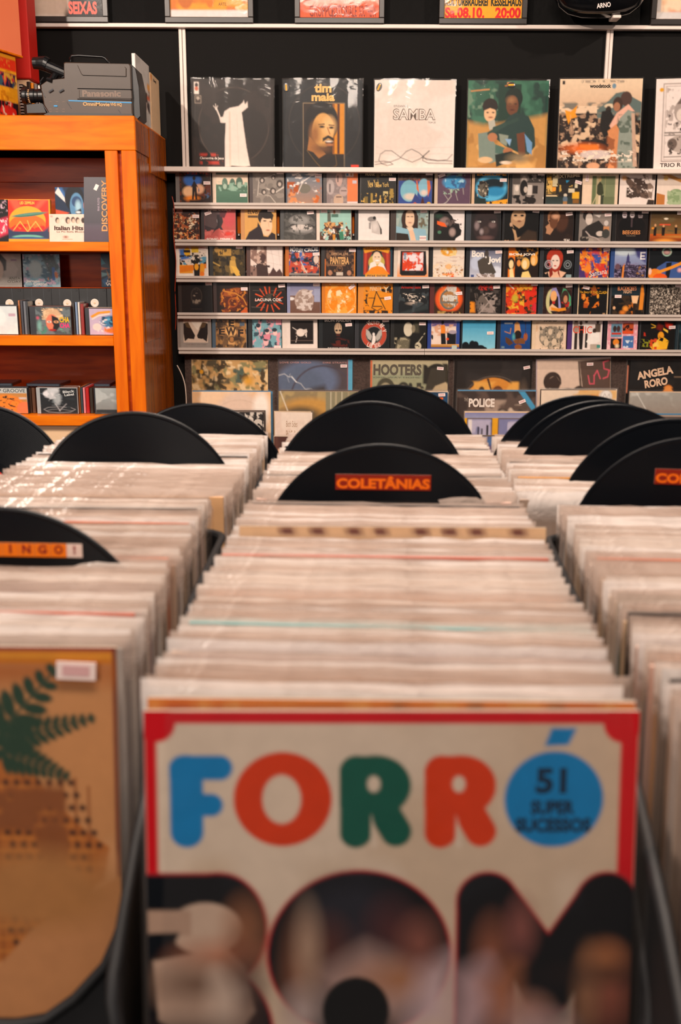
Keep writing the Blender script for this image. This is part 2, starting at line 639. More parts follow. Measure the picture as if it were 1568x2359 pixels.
# white battens: a long one under the posters, one ledge under the albums, two uprights
z0, z1 = P(784, 64.5, WY - .03)[1], P(784, 55, WY - .03)[1]
struct('trim_1', MB().box(-2.9, 3.1, WY - .03, WY, z0, z1, .002), 'whitewood')
LZ0, LZ1 = P(784, 396.5, WY - .09)[1], P(784, 385, WY - .09)[1]
struct('trim_2', MB().box(-.70, 3.1, WY - .09, WY, LZ0, LZ1, .002), 'whitewood')
for k, (xa, xb) in enumerate(((413, 437), (1394, 1410))):
    if k == 0:
        x0, x1 = P(412, 65, WY)[0], P(427.5, 65, WY)[0]
    else:
        x0, x1 = P(1396.5, 65, WY)[0], P(1411.5, 65, WY)[0]
    h = (x1 - x0) / 2
    mb = MB().box(x0, x0 + h - .001, WY - .014, WY, LZ1, z0, .001).box(x0 + h + .001, x1, WY - .013, WY, LZ1, z0, .001)
    struct('trim_%d' % (k + 3), mb, 'whitewood')

# ------------------------------------------------------------------ disc rack: rails on a dark board
RY = 3.965         # front of the rails
XL, XR = P(405, 620, RY)[0], 1.95
rails = [468, 553, 637, 721.5, 802.5]
zbot = P(784, 822, WY)[1]
rack = empty('disc_rack', (0, WY, zbot), label='wall rack of pale grey rails holding five rows of disc cases', cat='rack')
def rk(mb, name, mat):
    o = mb.build(name, M[mat], rack, loc=(0, -WY, -zbot)); return o
rk(MB().box(XL, XR, WY - .012, WY - .001, zbot, LZ0 - .001), 'back_board', 'backpanel')
RB = []
for i, y in enumerate(rails):
    a = P(784, y, RY)[1]
    b1 = P(784, y + 5.5, RY)[1]
    c = P(784, y + 8.5, RY)[1]
    d = P(784, y + 15, RY)[1]
    RB.append(a)
    prof = [(RY, a), (RY, b1), (RY + .008, b1 - .001), (RY + .008, c + .001), (RY, c), (RY, d + .002), (RY + .003, d), (WY - .012, d), (WY - .012, a - .006), (RY + .004, a - .006), (RY + .004, a)]
    cuts = [XL, XR] if i != 4 else [XL, P(978, 805, RY)[0], XR]
    for q in range(len(cuts) - 1):
        mb = MB()
        n = len(prof)
        xa, xb = cuts[q], cuts[q + 1] - (.0015 if q < len(cuts) - 2 else 0)
        vs = [(xa, p[0], p[1]) for p in prof] + [(xb, p[0], p[1]) for p in prof]
        fs = [(k, (k + 1) % n, n + (k + 1) % n, n + k) for k in range(n)] + [tuple(range(n))[::-1], tuple(n + k for k in range(n))]
        mb.add(vs, fs)
        rk(mb, 'rail', 'rail')

# little light-grey wall clips between the cases
for px, y in ((550, 541), (641, 541), (814, 541), (901, 541), (568, 626)):
    x, z = P(px, y, WY - .02)
    rk(MB().box(x - .003, x + .003, WY - .022, WY - .012, z - .004, z + .004, .001), 'clip', 'whitewood')
for px0, px1, y0, y1 in ((547, 554, 490, 538), (638, 643, 490, 538), (811, 816, 490, 538), (898, 903, 490, 538), (567, 570, 567, 622), (655, 659, 567, 634)):
    x0, za = P(px0, y1, WY - .014); x1, zb = P(px1, y0, WY - .014)
    rk(MB().box(x0, x1, WY - .015, WY - .0125, za, zb, .0005), 'wooden_strip', 'woodv')

# ------------------------------------------------------------------ discs in the rack
# x0 x1 hinge_px hinge_colour | label | picture
ROWS = [[
"403 487 9 6a6460|disc case with a dark figure on a blue and orange blaze|b 2c1c16;n 6a3018 9 .5;E 42 25 28 20 2f66b8;E 30 60 20 16 f4c090;E 62 52 16 14 f0b890;E 40 80 22 8 ff9020;e 47 20 5 6 241410;p 241410 36 48 47 26 60 48 54 45 56 84 50 84 48 60 44 84 39 84 41 45;n 4a6a90 7 .6 60 50 100 90;R 30 84 75 96 201008;n e05030 22 .5 4 0 92 9;s 88 34",
"488 572 8 e0c8b0|disc case with green-tinted group portrait and pale sky|b 4a6e58;r 0 0 100 8 38483c;r 0 9 100 38 ecd2b8;e 28 34 9 16 5a7a68;e 52 36 9 16 4c6c5a;e 74 32 11 16 4a6858;n 8ab09a 8 .6 0 30 100 60;g 4e7660 3c6450 58 100;e 74 40 7 9 a0b8a4;e 28 44 6 8 a8beaa;e 52 48 5 7 98b4a0;s 86 70",
"573 656 8 3a2a26|disc case with grey collage of small round portraits|b 7e746c;n 958a80 7 .5;l 3 c8bcb0 25 22 55 14 70 8;l 3 b8aca0 20 65 55 72 72 92;l 4 ccc0b4 45 50 75 60 100 45;l 3 c0b4a8 20 25 15 70;e 30 25 9 9 4a403a;e 66 17 7 7 4a403a;e 35 60 8 9 463c36;e 64 57 10 10 4a403a;e 86 36 10 12 463c36;e 30 26 4 5 c8b8ac;e 36 61 4 5 c8b8ac;e 65 58 5 6 c8b8ac;e 86 37 5 6 c8b8ac;e 66 18 3 4 c8b8ac;s 88 2",
"657 743 3 405060|disc case in crumpled wrap over an orange landscape|g 6e8494 b08870;n f4e8e0 6 .55 0 0 90 60 2;n b4551c 7 .5 0 30 35 80;n e0925c 6 .5 0 60 100 100;n c8682c 8 .55 70 20 100 100;e 50 50 18 14 7a7468;l 2 fff0e8 30 65 45 30 80 5;n f4dcc0 26 .5 8 90 50 97;s 90 12",
"743 826 8 2c1e1c|disc case with four pale masks beside an orange band|b 8a7a78;n 9c8c88 12 .5 0 0 66 100;r 66 0 100 88 e87c40;r 66 88 100 100 e0d0cc;e 40 20 11 22 caa69a;e 12 45 13 22 b8a8a4;e 54 58 13 14 b8a09a;e 38 84 16 18 c8a890;r 34 10 38 30 6a5450;r 8 35 13 60 6a5c5c;r 30 72 48 76 6a5048;r 46 54 64 57 6a5450;r 60 2 86 14 e8dcd4;r 63 4 70 11 3878a0;r 76 4 82 11 c07840;r 83 25 96 34 d0c8d0",
"827 913 3 18140f|disc case with gold skyline and script on black|b 161511;t 12 3 40 10 c8b48c FRANK 1;t 56 3 90 10 c8b48c SINATRA 1;r 44 4 52 16 6a5638;t 20 22 52 44 f0c468 New_York 0 6;t 42 30 80 44 f0c468 New_York 0 4;n e0b050 16 .62 0 62 100 100 .8;r 64 56 78 70 d8c080;r 82 48 94 100 a88838;n 141008 18 .6 60 48 100 100;r 10 72 20 100 806828;r 28 62 34 100 a88838;s 90 20",
"914 997 2 281c18|disc case with blue arched cave and red soil|b 5a4034;n 3c281e 8 .5 0 0 100 26;r 0 25 100 100 2c4890;e 32 55 26 32 7ab4c4;e 75 45 17 27 84b8cc;E 35 72 18 10 d8c8b8;E 76 60 10 8 e0ccc0;p d86a38 52 24 56 26 62 60 54 50;p d86a38 84 24 92 24 96 45 88 72;p 2c3c80 36 96 50 62 64 80 90 74 100 96;p c05838 38 96 50 88 62 96;p 4a1c10 66 96 72 70 80 96;r 0 96 100 100 8a3c28;e 91 93 6 6 d8a820;n d84030 26 .45 38 20 64 25;s 90 3",
"1000 1085 7 c8b098|disc case with blue cloud vignette on a purple ground|b 5a3e54;E 50 28 34 20 3a94c8;r 24 20 82 44 3f9ccc;n 2a5c90 6 .55 20 15 84 45;n a8d4e4 8 .62 20 18 80 45;n 9cb8a0 14 .5 18 48 46 64;n 9cb8a0 14 .5 48 48 70 64;n 88a890 14 .5 22 2 84 12;l 2.5 b0a8a0 38 50 42 70 28 88 18 94;l 2 a8a098 22 66 34 82;l 2 a8a098 56 62 62 82;l 2 a8a098 78 46 80 64;s 12 8 20",
"1086 1172 6 d8b490|disc case with blue planet scene and armoured head|b 10303c;E 50 45 46 40 58b4dc;E 56 34 34 18 0c2028;E 62 56 30 14 2888b8;e 25 48 16 24 60584c;n 2a2018 10 .5 8 24 42 74;n c8b8a0 12 .62 8 24 42 70;p e8a020 36 88 60 84 100 78 100 98 40 100;n 30200c 10 .55 36 84 100 100;r 0 76 34 100 1c2c28;t 6 1 94 9 e89828 EUROPE 2;t 6 93 92 98 c89868 WATCHERS_OF_EARTH 0;s 85 22",
"1172 1255 7 14110f|disc case with black and white collage of seated men|b 8c8078;r 0 0 24 34 5a504a;r 46 0 100 30 3a3430;n 988c84 14 .55 46 0 100 30;e 36 22 8 12 c4b4a8;e 36 45 12 24 1c1816;r 4 36 22 66 b8aca0;e 14 46 6 9 e0d0c4;e 42 50 6 9 c8b8aa;r 64 38 80 62 2a2422;r 48 36 62 66 d0c4ba;n 1c1816 6 .42 0 66 70 100;n e0d4ca 8 .62 50 70 100 100;e 62 82 14 10 241e1c;s 89 3",
"1256 1340 1 14110f|disc case with tiny child among yellow toy towers|b 2a2420;r 0 0 14 20 f0b040;r 0 22 18 62 e4b45c;r 18 0 32 40 d8c8a0;r 18 42 28 60 f09c30;r 0 66 34 90 e8c898;n 5a4820 12 .6 0 0 36 90;g 28322e 3a4644 70 100;e 56 66 5 5 d8c8b0;e 56 78 7 9 607080;r 50 84 62 96 a87848;r 76 56 96 76 e8b030;r 64 46 82 58 d8c8a8;r 82 30 90 44 e0d0b0;r 78 78 96 90 8a5c28;p 2c98c8 56 22 66 22 58 30;n c8a050 10 .66 38 30 76 56;t 30 3 96 14 d8c0a0 EXTREME 2 4;s 92 28 -15",
"1341 1425 1 e8ccb0|disc case with slim figure framed in olive and cream|b ecd0b4;r 26 8 92 96 7c8460;r 38 8 50 96 c0b088;r 26 8 36 96 68744e;r 62 8 64 96 a09c70;e 48 18 4 6 c8a870;p 3c402c 40 36 48 24 56 34 60 60 50 70 40 60;r 46 66 52 96 e8d0b0;r 52 66 62 96 3a4030;r 60 70 92 96 6e7654;l 2 d8c098 26 100 40 66;n 3a2c24 30 .45 16 1 84 4;s 10 14 -90",
"1426 1511 0 000|disc case with dark slanting shape on a white ground|b eedcd2;p 6a5448 14 10 24 12 50 36 76 52 86 66 80 76 62 72 36 50 18 28;n 4a3a32 9 .5 20 15 85 75;E 12 14 7 7 e0a468;p 8a7466 60 0 76 0 84 26 96 40 92 76 82 70 78 30;n ecdcd0 8 .55 60 0 100 80;r 90 0 100 20 6a5a50;e 92 84 8 6 d8a878;p 3a2e28 82 78 100 80 100 100 76 100;l 1.5 4a3c34 86 78 76 100",
"1512 1597 0 000|disc case with green tree on cream and brown field|b ecd8c8;p c07838 0 58 24 64 24 100 0 96;p c88a48 0 0 30 0 60 14 100 24 100 40;e 24 14 7 7 ecc070;e 55 70 24 24 8aa074;n a8b890 10 .5 30 50 100 100;r 88 40 100 70 8a9860"],
[
"397 460 1 5a2c18|disc case with raised hands of a firelit crowd|b 3c1c14;r 0 0 40 14 c09890;r 36 2 94 16 2c2020;n b45c2c 11 .52 0 14 100 100 1.6;n f0c890 13 .66 0 20 90 100 2;n f0d8b8 9 .6 60 12 90 60 3;n 281008 12 .62;n e89848 9 .66 0 60 60 100;o 30 36 7 2 b05828;s 88 24",
"461 544 8 281c1c|disc case with a leaping silhouette on red and grey|g b8504c c85850;p 5c4848 0 0 55 0 44 60 20 64 0 52;p 3a2c30 0 50 24 58 40 62 0 70;E 80 30 18 24 c84c50;e 48 36 8 10 d0c8c8;p 2c2024 40 18 56 16 60 40 54 54 64 70 70 80 60 74 48 58 34 66 24 78 28 68 42 50;p 5a2028 48 0 76 0 64 28 50 24;E 76 75 14 5 e03828;n d87068 8 .5 0 64 100 100;t 8 0 88 7 d0b8a8 THE_CULT 2;t 6 88 92 96 f0d8d0 SONIC_TEMPLE 2;s 12 14 20",
"553 637 9 c88c50|disc case with a dark-haired young singer on mustard|b dca458;e 66 24 24 24 2a1c18;e 69 50 19 31 f0c8a4;p 2c2024 0 96 14 70 40 54 42 40 54 60 60 82 74 84 86 70 98 76 100 100 0 100;e 64 36 5 2 4a3028;e 83 38 4 2 4a3028;r 46 10 56 30 2a1c18;e 72 20 20 10 241814;l 1.2 a06850 75 38 78 54;e 74 64 6 2.4 c07860;t 10 4 42 16 4a3424 ELVIS 1;r 10 20 42 27 5a4028;n e8c8a0 26 .5 8 93 94 98;s 84 4",
"644 728 8 4a4a4a|disc case with silver lips on charcoal|g 3c3c3a 4c4a46;e 55 46 44 32 6c6864;E 50 34 30 14 9c9894;p 3a3836 8 50 30 44 56 48 80 44 100 52 100 58 8 56;e 56 56 34 10 d8ccc4;l 1 5a5452 40 50 40 64;l 1 5a5452 52 48 52 66;l 1 5a5452 64 48 64 66;E 56 66 32 4 a09c98;n 5c5a56 12 .62;s 84 10 5",
"728 810 7 f0d8c8|disc case with painted banquet crowd in a pale green room|b a0ccc0;r 25 8 36 48 5c6054;r 38 14 60 24 507868;R 34 0 66 12 ece0d8;e 47 8 4 6 b07858;n 5c3020 9 .4 0 40 100 100;n e0a868 14 .56 0 38 100 84;n f0e4dc 13 .68 10 50 96 90;n 1c1614 10 .58 0 56 100 100;p a0ccc0 0 0 24 0 10 60 0 62;p a0ccc0 100 0 72 0 92 60 100 64;r 42 76 50 96 d89030;p 6ab49c 44 100 50 92 56 100;p 388060 62 70 74 66 78 90 66 96;s 14 6",
"816 898 8 0c0c10|white disc case with a small grey figure in the middle|b ece2dc;e 44 30 14 8 8c8480;e 52 26 5 5 241e1c;p c8beb8 42 36 62 34 70 52 76 70 68 76 44 70;p 3c3430 62 36 76 60 77 74 72 76 70 56;p 9c9490 34 40 42 38 40 60 34 58;E 54 52 8 12 dcd2cc",
"898 988 13 3a2a22|disc case with long-haired man resting on his hand|b 8fa8a4;n a8b8b0 6 .5;n 6e6450 7 .6 70 0 100 60;e 42 30 26 34 3a241a;e 42 28 15 26 ecc8a8;p 3a241a 22 10 30 4 28 60 18 62;p 3a241a 56 10 68 20 68 60 58 66;p 90b8c8 0 50 30 58 44 58 60 56 92 60 100 100 0 100;p 2c2018 0 70 38 74 44 100 0 100;p e8c0a0 36 56 50 54 58 74 64 100 48 100 40 66;p ecd0b4 32 54 50 52 56 60 40 64;e 37 22 3.4 1.2 4a3020;e 49 22 3.4 1.2 4a3020;e 43 40 5 1.4 a86858;s 84 88;s 84 84;s 85 6 4",
"989 1071 8 a0a09c|disc case with black head in profile wearing an orange band|b eee4e0;p 14100f 0 12 20 2 46 6 60 20 70 40 84 42 86 56 92 62 90 76 74 86 68 100 0 100;E 36 36 16 14 8a7470;E 62 68 10 12 a89088;n 5c4c48 9 .6 40 20 92 80;p f06018 12 34 36 40 44 52 26 50 12 44;p 301810 12 50 24 50 34 54 14 64;e 20 68 6 5 4c7c60;E 18 20 12 6 1c4030",
"1072 1155 12 2c343c|disc case with a very dark close-up face and bright eyes|b 141010;E 50 50 42 54 2a1c1c;E 20 48 8 12 8a7878;E 72 46 12 9 6a5452;E 50 62 12 12 4a3834;E 36 66 6 8 a09090;E 50 84 22 6 6a4c48;r 24 28 40 31 0c0808;r 60 28 82 31 0c0808;e 28 36 5 2.5 e0d8d0;e 76 36 5 2.5 e0d8d0;e 27 36 2 2.5 0c0808;e 75 36 2 2.5 0c0808;E 50 8 30 6 4c3834;s 88 6 2",
"1156 1241 4 1a1a1c|disc case with a bald lit face looking down on black|b 0c0a09;e 40 28 21 32 b8906c;e 42 16 20 18 d0a880;p 0f0c0a 24 42 44 56 66 42 60 62 44 64 30 58;e 32 17 5 3 1a100c;e 52 17 5 3 1a100c;e 44 34 6 2.5 7a4838;p c09870 24 56 34 62 40 84 50 80 44 100 34 100 30 74;P 3c2c20 40 90 70 60 96 66 100 100 44 100;e 20 44 4 6 c8a080;t 2 91 16 98 e0a070 THE 1;t 20 91 44 98 a06038 GRACE 1;t 48 91 74 98 a06038 JONES 1;t 76 91 98 98 e0a070 STORY 1;s 92 4 -5",
"1242 1323 8 20242a|disc case with a brown-lit face in profile, four white letters below|b 241610;E 60 30 22 34 4c2c1c;e 34 20 20 22 a06c48;p b88460 14 30 20 40 8 50 12 58 10 70 24 74 34 60 38 30 28 20;e 34 30 14 26 6a4028;e 20 32 3 2 1a0c08;E 40 18 12 8 dca480;p 2c1c14 60 100 80 70 100 80 100 100;t 70 86 92 95 f0e4d8 SEAL 1;s 84 11 8",
"1324 1410 9 14120f|disc case with grey portrait of a guitarist leaning sideways|b 8c8078;e 26 16 16 16 2c2624;e 30 26 11 18 d8c8bc;p 2c2826 30 44 60 30 80 50 76 80 50 84 24 72 20 50;p 302a28 10 60 26 46 30 80 10 84;l 4 b0a098 22 64 36 78 56 84 74 96;e 66 70 12 8 d0c0b4;e 84 38 7 8 d0c4bc;r 76 48 94 60 c88858;e 84 70 12 14 40403c;e 18 86 14 10 2c2826;p e0d4cc 46 14 66 14 62 22;n a09488 10 .6 0 80 100 100;n c07860 26 .5 6 2 94 7;s 88 13 4",
"1410 1494 8 14110f|disc case with three dark-dressed men and orange title|b 16100f;e 26 14 7 10 e8d8dc;e 50 13 7 10 e0d0d0;e 76 16 7 9 a89898;e 26 8 7 5 c8b0b0;e 50 7 7 4 b0a098;e 76 10 8 5 3a2c2c;r 21 13 31 16 2c2024;r 45 13 55 16 2c2024;r 70 16 82 18 2c2024;e 26 44 17 22 0a0808;e 50 44 15 22 0a0808;e 76 42 16 20 0e0b0b;o 50 60 48 1 3a2c28;r 47 24 52 50 4c3c40;t 22 60 78 72 d88c50 BEEGEES 1;t 34 75 64 78 a89078 THE_RECORD 0;s 90 4",
"1495 1580 2 3c281c|disc case with orange evening stage and small musicians|g 3c3020 8c6434 0 70;g c85c18 5a2410 70 100;n 6a5838 5 .5 0 14 100 66 4;e 44 24 6 3 f8e4c8;r 26 40 58 44 e05030;e 14 44 3 4 d8a070;p 1c1410 10 50 18 50 18 76 10 76;p e89030 4 50 12 50 10 56 4 56;e 38 46 3 4 d8a070;p 1c1410 33 50 43 50 42 76 34 76;e 74 46 3 4 d8a070;p 1c1410 70 50 78 50 78 70 72 70;E 44 92 26 7 f0a040;E 80 78 30 3 c88c40;s 84 6"],
[
"403 480 5 ecdcd0|disc case with busy comic drawing in yellow, blue and black|b f0e4d8;r 5 3 95 97 e8d8c8;P 3c6cb4 5 12 34 8 40 40 10 46;r 46 4 70 22 e8c030;e 32 20 11 14 e8b020;r 20 14 42 22 181410;n 1c1814 10 .42 6 30 95 62;n 5c9cb8 9 .6 6 34 95 60;r 5 60 50 86 f0a028;p e88010 5 64 95 56 95 70 5 84;e 62 74 9 16 f4a820;e 80 72 9 18 f0a020;p 1c1814 52 60 74 58 72 96 54 96;e 62 66 7 10 f4a820;e 80 88 8 8 f08018;p f0e8dc 5 88 50 86 50 97 5 97;n 382c20 16 .6 40 20 95 40;s 84 8 -6",
"481 565 8 181510|disc case with golden engraved figures on dark brown|b 3c3018;n 6a5428 9 .52;n 201808 9 .6;r 16 10 58 32 b88c3c;n 4c3810 12 .55 18 12 56 30;e 12 14 7 8 c89c50;e 62 58 9 14 d8b058;p c89c48 54 46 70 44 74 66 84 80 78 98 66 84 56 86 52 66;l 4 c8a050 0 52 20 62;e 64 40 8 7 b0883c;p e0b048 56 62 74 66 86 92 72 92;s 84 6",
"566 653 9 4a2418|disc case with a dim standing figure by a pale latticed window|b 8c6c60;r 50 0 98 84 ecdcd4;p 3c2420 18 36 34 30 52 60 56 100 20 100;e 36 36 12 12 4c302c;p f0dccc 22 0 40 0 36 12 20 24;n c8a898 8 .58 0 0 50 60;p e8d4c8 0 40 20 56 16 66 0 60;l 1 a89488 60 0 70 40 72 84;l 1 a89488 50 20 98 34;l 1 a89488 84 0 92 60;l 1 a89488 50 50 98 60;p 4c302c 60 84 70 66 80 80 90 70 98 84 98 100 50 100;n 3c2824 7 .5 0 60 60 100",
"656 737 8 c06818|disc case with tangled red and pale wrestlers on navy|b 2c3850;n c84c34 7 .5 0 22 100 90;n e8a888 9 .62 0 20 100 90;n 4068b0 8 .64 0 10 60 60;n 1c1818 7 .6 10 40 90 90;l 3 d8d0c8 40 50 60 86;r 0 84 100 90 8c8884;r 0 90 100 100 141210;e 90 42 9 12 e0c8b8;t 4 4 48 20 f0ece8 MÖTLEY 2 -4;t 50 4 96 18 f0ece8 CRÜE 2 4;t 8 92 60 98 c8c0b8 GENERATION_SWINE 0;s 90 26 3",
"738 820 8 201a18|brown disc case with carved scroll frame and block title|b 2c1a14;o 20 15 12 3 6a4c38;o 80 15 12 3 6a4c38;o 50 55 38 1.5 5a3c2c;n 7a5438 12 .6 4 4 96 96;r 18 32 82 54 3c2418;r 0 40 4 100 c86820;r 96 14 99 100 e88c28;t 22 20 76 28 c89c74 OFFICIAL_LIVE 1;t 18 33 80 56 d8a468 PANTERA 2;r 20 57 68 61 8c6444;o 49 70 9 2 8c6040;r 38 80 60 90 d0c0b0;e 18 82 7 8 b88060;e 80 82 7 8 b88060;t 10 94 90 97 8c6848 101_PROOF 0;s 90 12",
"821 905 9 28344c|disc case with smiling man between red curtains under a yellow banner|b 1c3c48;r 8 14 94 90 2c5c54;p 982c1c 8 16 38 18 24 44 22 88 8 88;p 982c1c 94 16 64 18 76 44 80 88 94 88;p c8442c 12 20 20 20 16 86 10 86;p c8442c 88 20 80 20 84 86 92 86;e 50 50 26 24 c8b050;e 51 22 15 12 181414;e 51 36 14 19 f0d0b0;p f0e8e0 30 52 44 46 52 62 62 48 72 54 84 80 24 80;p f08c18 34 66 52 60 70 64 92 86 14 86;e 46 33 2.5 1.2 2c1c14;e 57 33 2.5 1.2 2c1c14;e 52 44 7 2 fff;p f0a020 6 6 30 0 70 0 94 6 88 22 50 12 12 22;r 14 86 86 96 e8a028;t 14 2 86 11 9c4c14 silverchair 1;t 20 88 80 95 1c2c48 FREAK_SHOW 1",
"906 988 8 d8c8b8|disc case with red and white screen inside a black set, orange base|g f0d8c8 f08818 50 100;r 0 0 100 50 f0dccc;p 141010 10 14 92 14 96 84 90 90 14 90 8 84;r 16 18 84 74 d8401c;n f0e0e0 7 .5 18 18 84 74;n 8c9cb0 8 .6 20 20 60 72;E 52 34 14 12 f0e4e8;n e84818 9 .62 18 18 84 74;r 40 80 60 82 3c3430",
"988 1071 8 181818|pale disc case with orange fan shape over a speckled crowd|b ecdccc;e 50 14 26 16 f0a838;n f8d890 12 .5 26 0 74 28;e 46 18 3 5 f8f0e8;n a87848 22 .6 0 56 100 96;n f0d8b8 18 .6 0 50 100 96;e 50 62 10 8 f4bc80;l 5 f09850 34 86 66 86;n d8c0b0 6 .55 0 30 100 52 3;n e85820 14 .7 30 80 80 96",
"1072 1157 9 141618|disc case with a grey-brown silhouette on cloudy lavender|g 5c5c74 c8ccdc;E 22 50 20 22 c0c8dc;E 84 80 20 20 dce0ec;e 52 22 7 12 4c4440;p 4c443c 40 34 58 28 66 44 84 78 70 90 50 82 34 88 26 60 24 46;p 4c443c 24 44 38 34 40 52 30 54;t 5 11 44 32 f4ece4 Bon 2;e 50 32 2.5 2.5 f4ece4;t 57 30 97 54 f4ece4 Jovi 2;t 38 6 62 9 c8c0c0 THE_BEST_OF 0;r 22 84 80 96 8c7c74;n d8d0d0 16 .55 20 82 86 98;r 4 86 14 94 3c4c80;s 90 16 3",
"1158 1241 4 30200f|disc case with orange-lit band of long-haired men|b 20100a;r 10 0 30 100 e87818;n f0a030 6 .5 30 0 100 30;n 140a08 8 .5 40 0 100 50;e 18 52 12 20 1c0c08;e 19 54 7 13 f4d8a0;p f8dc9c 14 70 24 66 30 100 16 100;e 42 48 9 15 1c0c08;e 42 50 6 10 e89040;e 62 52 13 18 e8b860;e 60 54 7 13 f8dca8;p f4d080 48 100 54 78 72 74 84 100;e 88 40 11 18 f0a848;e 86 44 6 12 f8c888;p 100806 30 70 46 62 52 100 32 100;t 12 20 90 29 fff0e0 BON_JOVI 2;t 36 32 64 37 c89858 CROSS_ROAD 1",
"1242 1322 8 2c3034|black disc case with red-haired woman and glassy rings|b 0f0c0c;e 38 32 27 26 b83820;p a83018 14 34 28 90 34 100 44 100 60 60 66 36;e 40 46 15 22 f0d4c4;p e8b898 6 80 30 72 40 78 54 72 78 78 62 96 40 100 22 92;p 0f0c0c 16 76 24 100 14 100 8 88;p 8c2818 30 60 34 84 24 96 20 60;p 8c2818 50 60 60 96 50 80;o 18 54 12 3 a8a8ac;o 18 54 7 2 d0a0a8;o 82 54 12 3 7c8488;o 82 54 6 2 a8b0b4;e 33 42 3.5 1.6 241814;e 46 42 3.5 1.6 241814;e 40 58 4 2 c02820;r 78 84 96 94 90a4a4;t 2 3 92 8 e0d8d0 CHER_THE_GREATEST_HITS 0;s 88 15 4",
"1323 1405 11 20242c|disc case with swirling purple, red and orange figures|b 48306c;n e85820 8 .5;n f0a030 10 .62;n 3c58a8 9 .62 20 0 90 60;p f08020 6 12 18 6 24 20 14 34;E 52 16 16 6 d84c50;n 8c9cd0 9 .66 20 8 80 30;E 30 66 12 16 f08828;E 82 50 12 18 f0a028;n d83828 7 .58 10 50 90 96;n 503c7c 10 .62 40 40 90 100;t 36 70 94 86 f4ece0 Santana 0 12;s 90 8 8",
"1406 1491 9 2c4c88|disc case with misty blue city skyline and tower|g a8b8d8 5c5484;E 30 14 34 12 d8e4ec;P 484880 60 0 100 0 100 50 70 30;p 403c70 38 30 42 18 46 30 48 56 36 56;r 36 44 50 60 383460;r 0 54 100 100 443850;n 8c80a0 18 .55 0 48 100 100 2;n 241c30 16 .55 0 56 100 100;p e88c38 26 60 32 50 30 96 24 96;e 10 60 8 9 6c4c58;n a0703c 10 .6 70 46 100 90;r 80 15 96 19 f0ecec;r 80 15 84 38 f0ecec;r 80 25 94 29 f0ecec;r 80 34 96 38 f0ecec",
"1492 1577 2 24160f|disc case with bright orange guitar held by a blue-shirted player|b 101418;o 50 14 12 4 a8d0b8;E 50 16 10 6 d8a8a0;p 405c98 26 60 50 44 84 46 100 60 100 100 40 100 20 70;p 14141c 50 48 66 46 60 100 50 90;e 18 82 20 16 f08828;e 34 92 20 12 e85c18;l 9 f09828 30 76 66 62 100 46;e 4 74 5 10 f0c8b8;E 90 70 6 6 f0b0b0;n 8c4030 26 .45 8 7 36 10"],
[
"409 490 8 2c2420|near-black disc case with faint grey oval emblem|b 181210;e 49 43 19 27 40342c;e 49 43 16 24 241a16;n 8c7c6c 12 .6 36 22 62 66;r 30 82 66 84 382c26;s 90 4",
"490 572 8 3a1c10|dark disc case with coiled rust-red creature|b 22150f;E 55 55 40 34 5a2410;e 52 30 34 12 a0501c -12;n 702c10 9 .5 10 20 100 94;l 3 d89038 20 26 40 30 62 34 86 50 96 70;n c87824 12 .62 12 20 100 90;o 52 62 14 4 a04c18;p c85820 76 92 96 76 100 98 80 100;P 1c100c 0 0 30 0 10 40 0 60;s 90 20",
"572 659 3 3c2c24|black disc case with red petals bursting round white words|b 1c1613;o 55 50 28 1 3c2418;l 3 d84c20 55 40 55 14;l 3.5 e05020 66 42 74 18;l 3 d84c20 74 46 88 30;l 3 e05424 76 52 92 46;l 3 d84c20 76 58 92 66;l 4 e05020 68 66 82 82;l 3 d84c20 60 70 66 90;l 3 e05420 50 70 46 90;l 4 d84c20 40 66 30 86;l 3 e05020 34 60 18 74;l 3 d84c20 32 52 14 56;l 4 e05424 34 44 16 36;l 3 d84c20 40 40 28 20;l 4 e05020 48 38 42 14;e 54 48 14 14 201c18;n 4c4438 14 .55 36 34 76 64;l 1 8c8078 8 24 40 26;l 1 8c8078 60 26 96 22;l 1.5 7c7068 4 76 40 78;t 14 49 90 58 f0e4dc LACUNA_COIL 1;s 90 10 5",
"660 739 7 8c90b0|disc case with a worn coin-like disc on brown water|g 6c7098 9c98b0 0 40;g 7c5c50 6c4838 40 100;r 80 20 100 60 a0a4c0;e 47 54 32 34 b8a094;e 47 54 28 30 a48c80;n d8c8c0 9 .55 18 24 76 86;n 8c7064 8 .6 18 24 76 86;e 4 50 10 5 e8e0dc;s 88 7",
"740 822 8 d87c10|bright orange disc case with pale world map|b f08c10;o 52 50 46 2 f8c070;n fce0b0 7 .56 8 4 96 92;o 52 74 14 2 f8b868;n f4a840 9 .6;t 10 46 92 55 e8a048 SUPERIOR 1;l 2 fce8d0 68 98 92 80;s 86 12 35",
"823 905 13 e08c28|orange disc case with black triangle in a circle|b e88c0c;n 2a1a08 9 .55 0 22 60 100;n 2a1a08 9 .58 60 0 100 30;n 2a1a08 12 .5 0 84 100 100;e 46 52 34 32 e89010;l 3 2a1808 44 26 76 80;l 3 2a1808 44 26 30 74;l 2.5 2a1808 18 46 40 46;l 3 2a1808 58 46 74 46;l 3 2a1808 34 72 64 72;l 2.5 2a1808 28 76 48 86 66 76;l 2 2a1808 40 44 34 68;o 12 18 11 2 e0a040;t 22 8 62 24 f0d8b0 MINISTR 0;t 66 8 90 28 f0d8b0 Y 0;s 84 46 8",
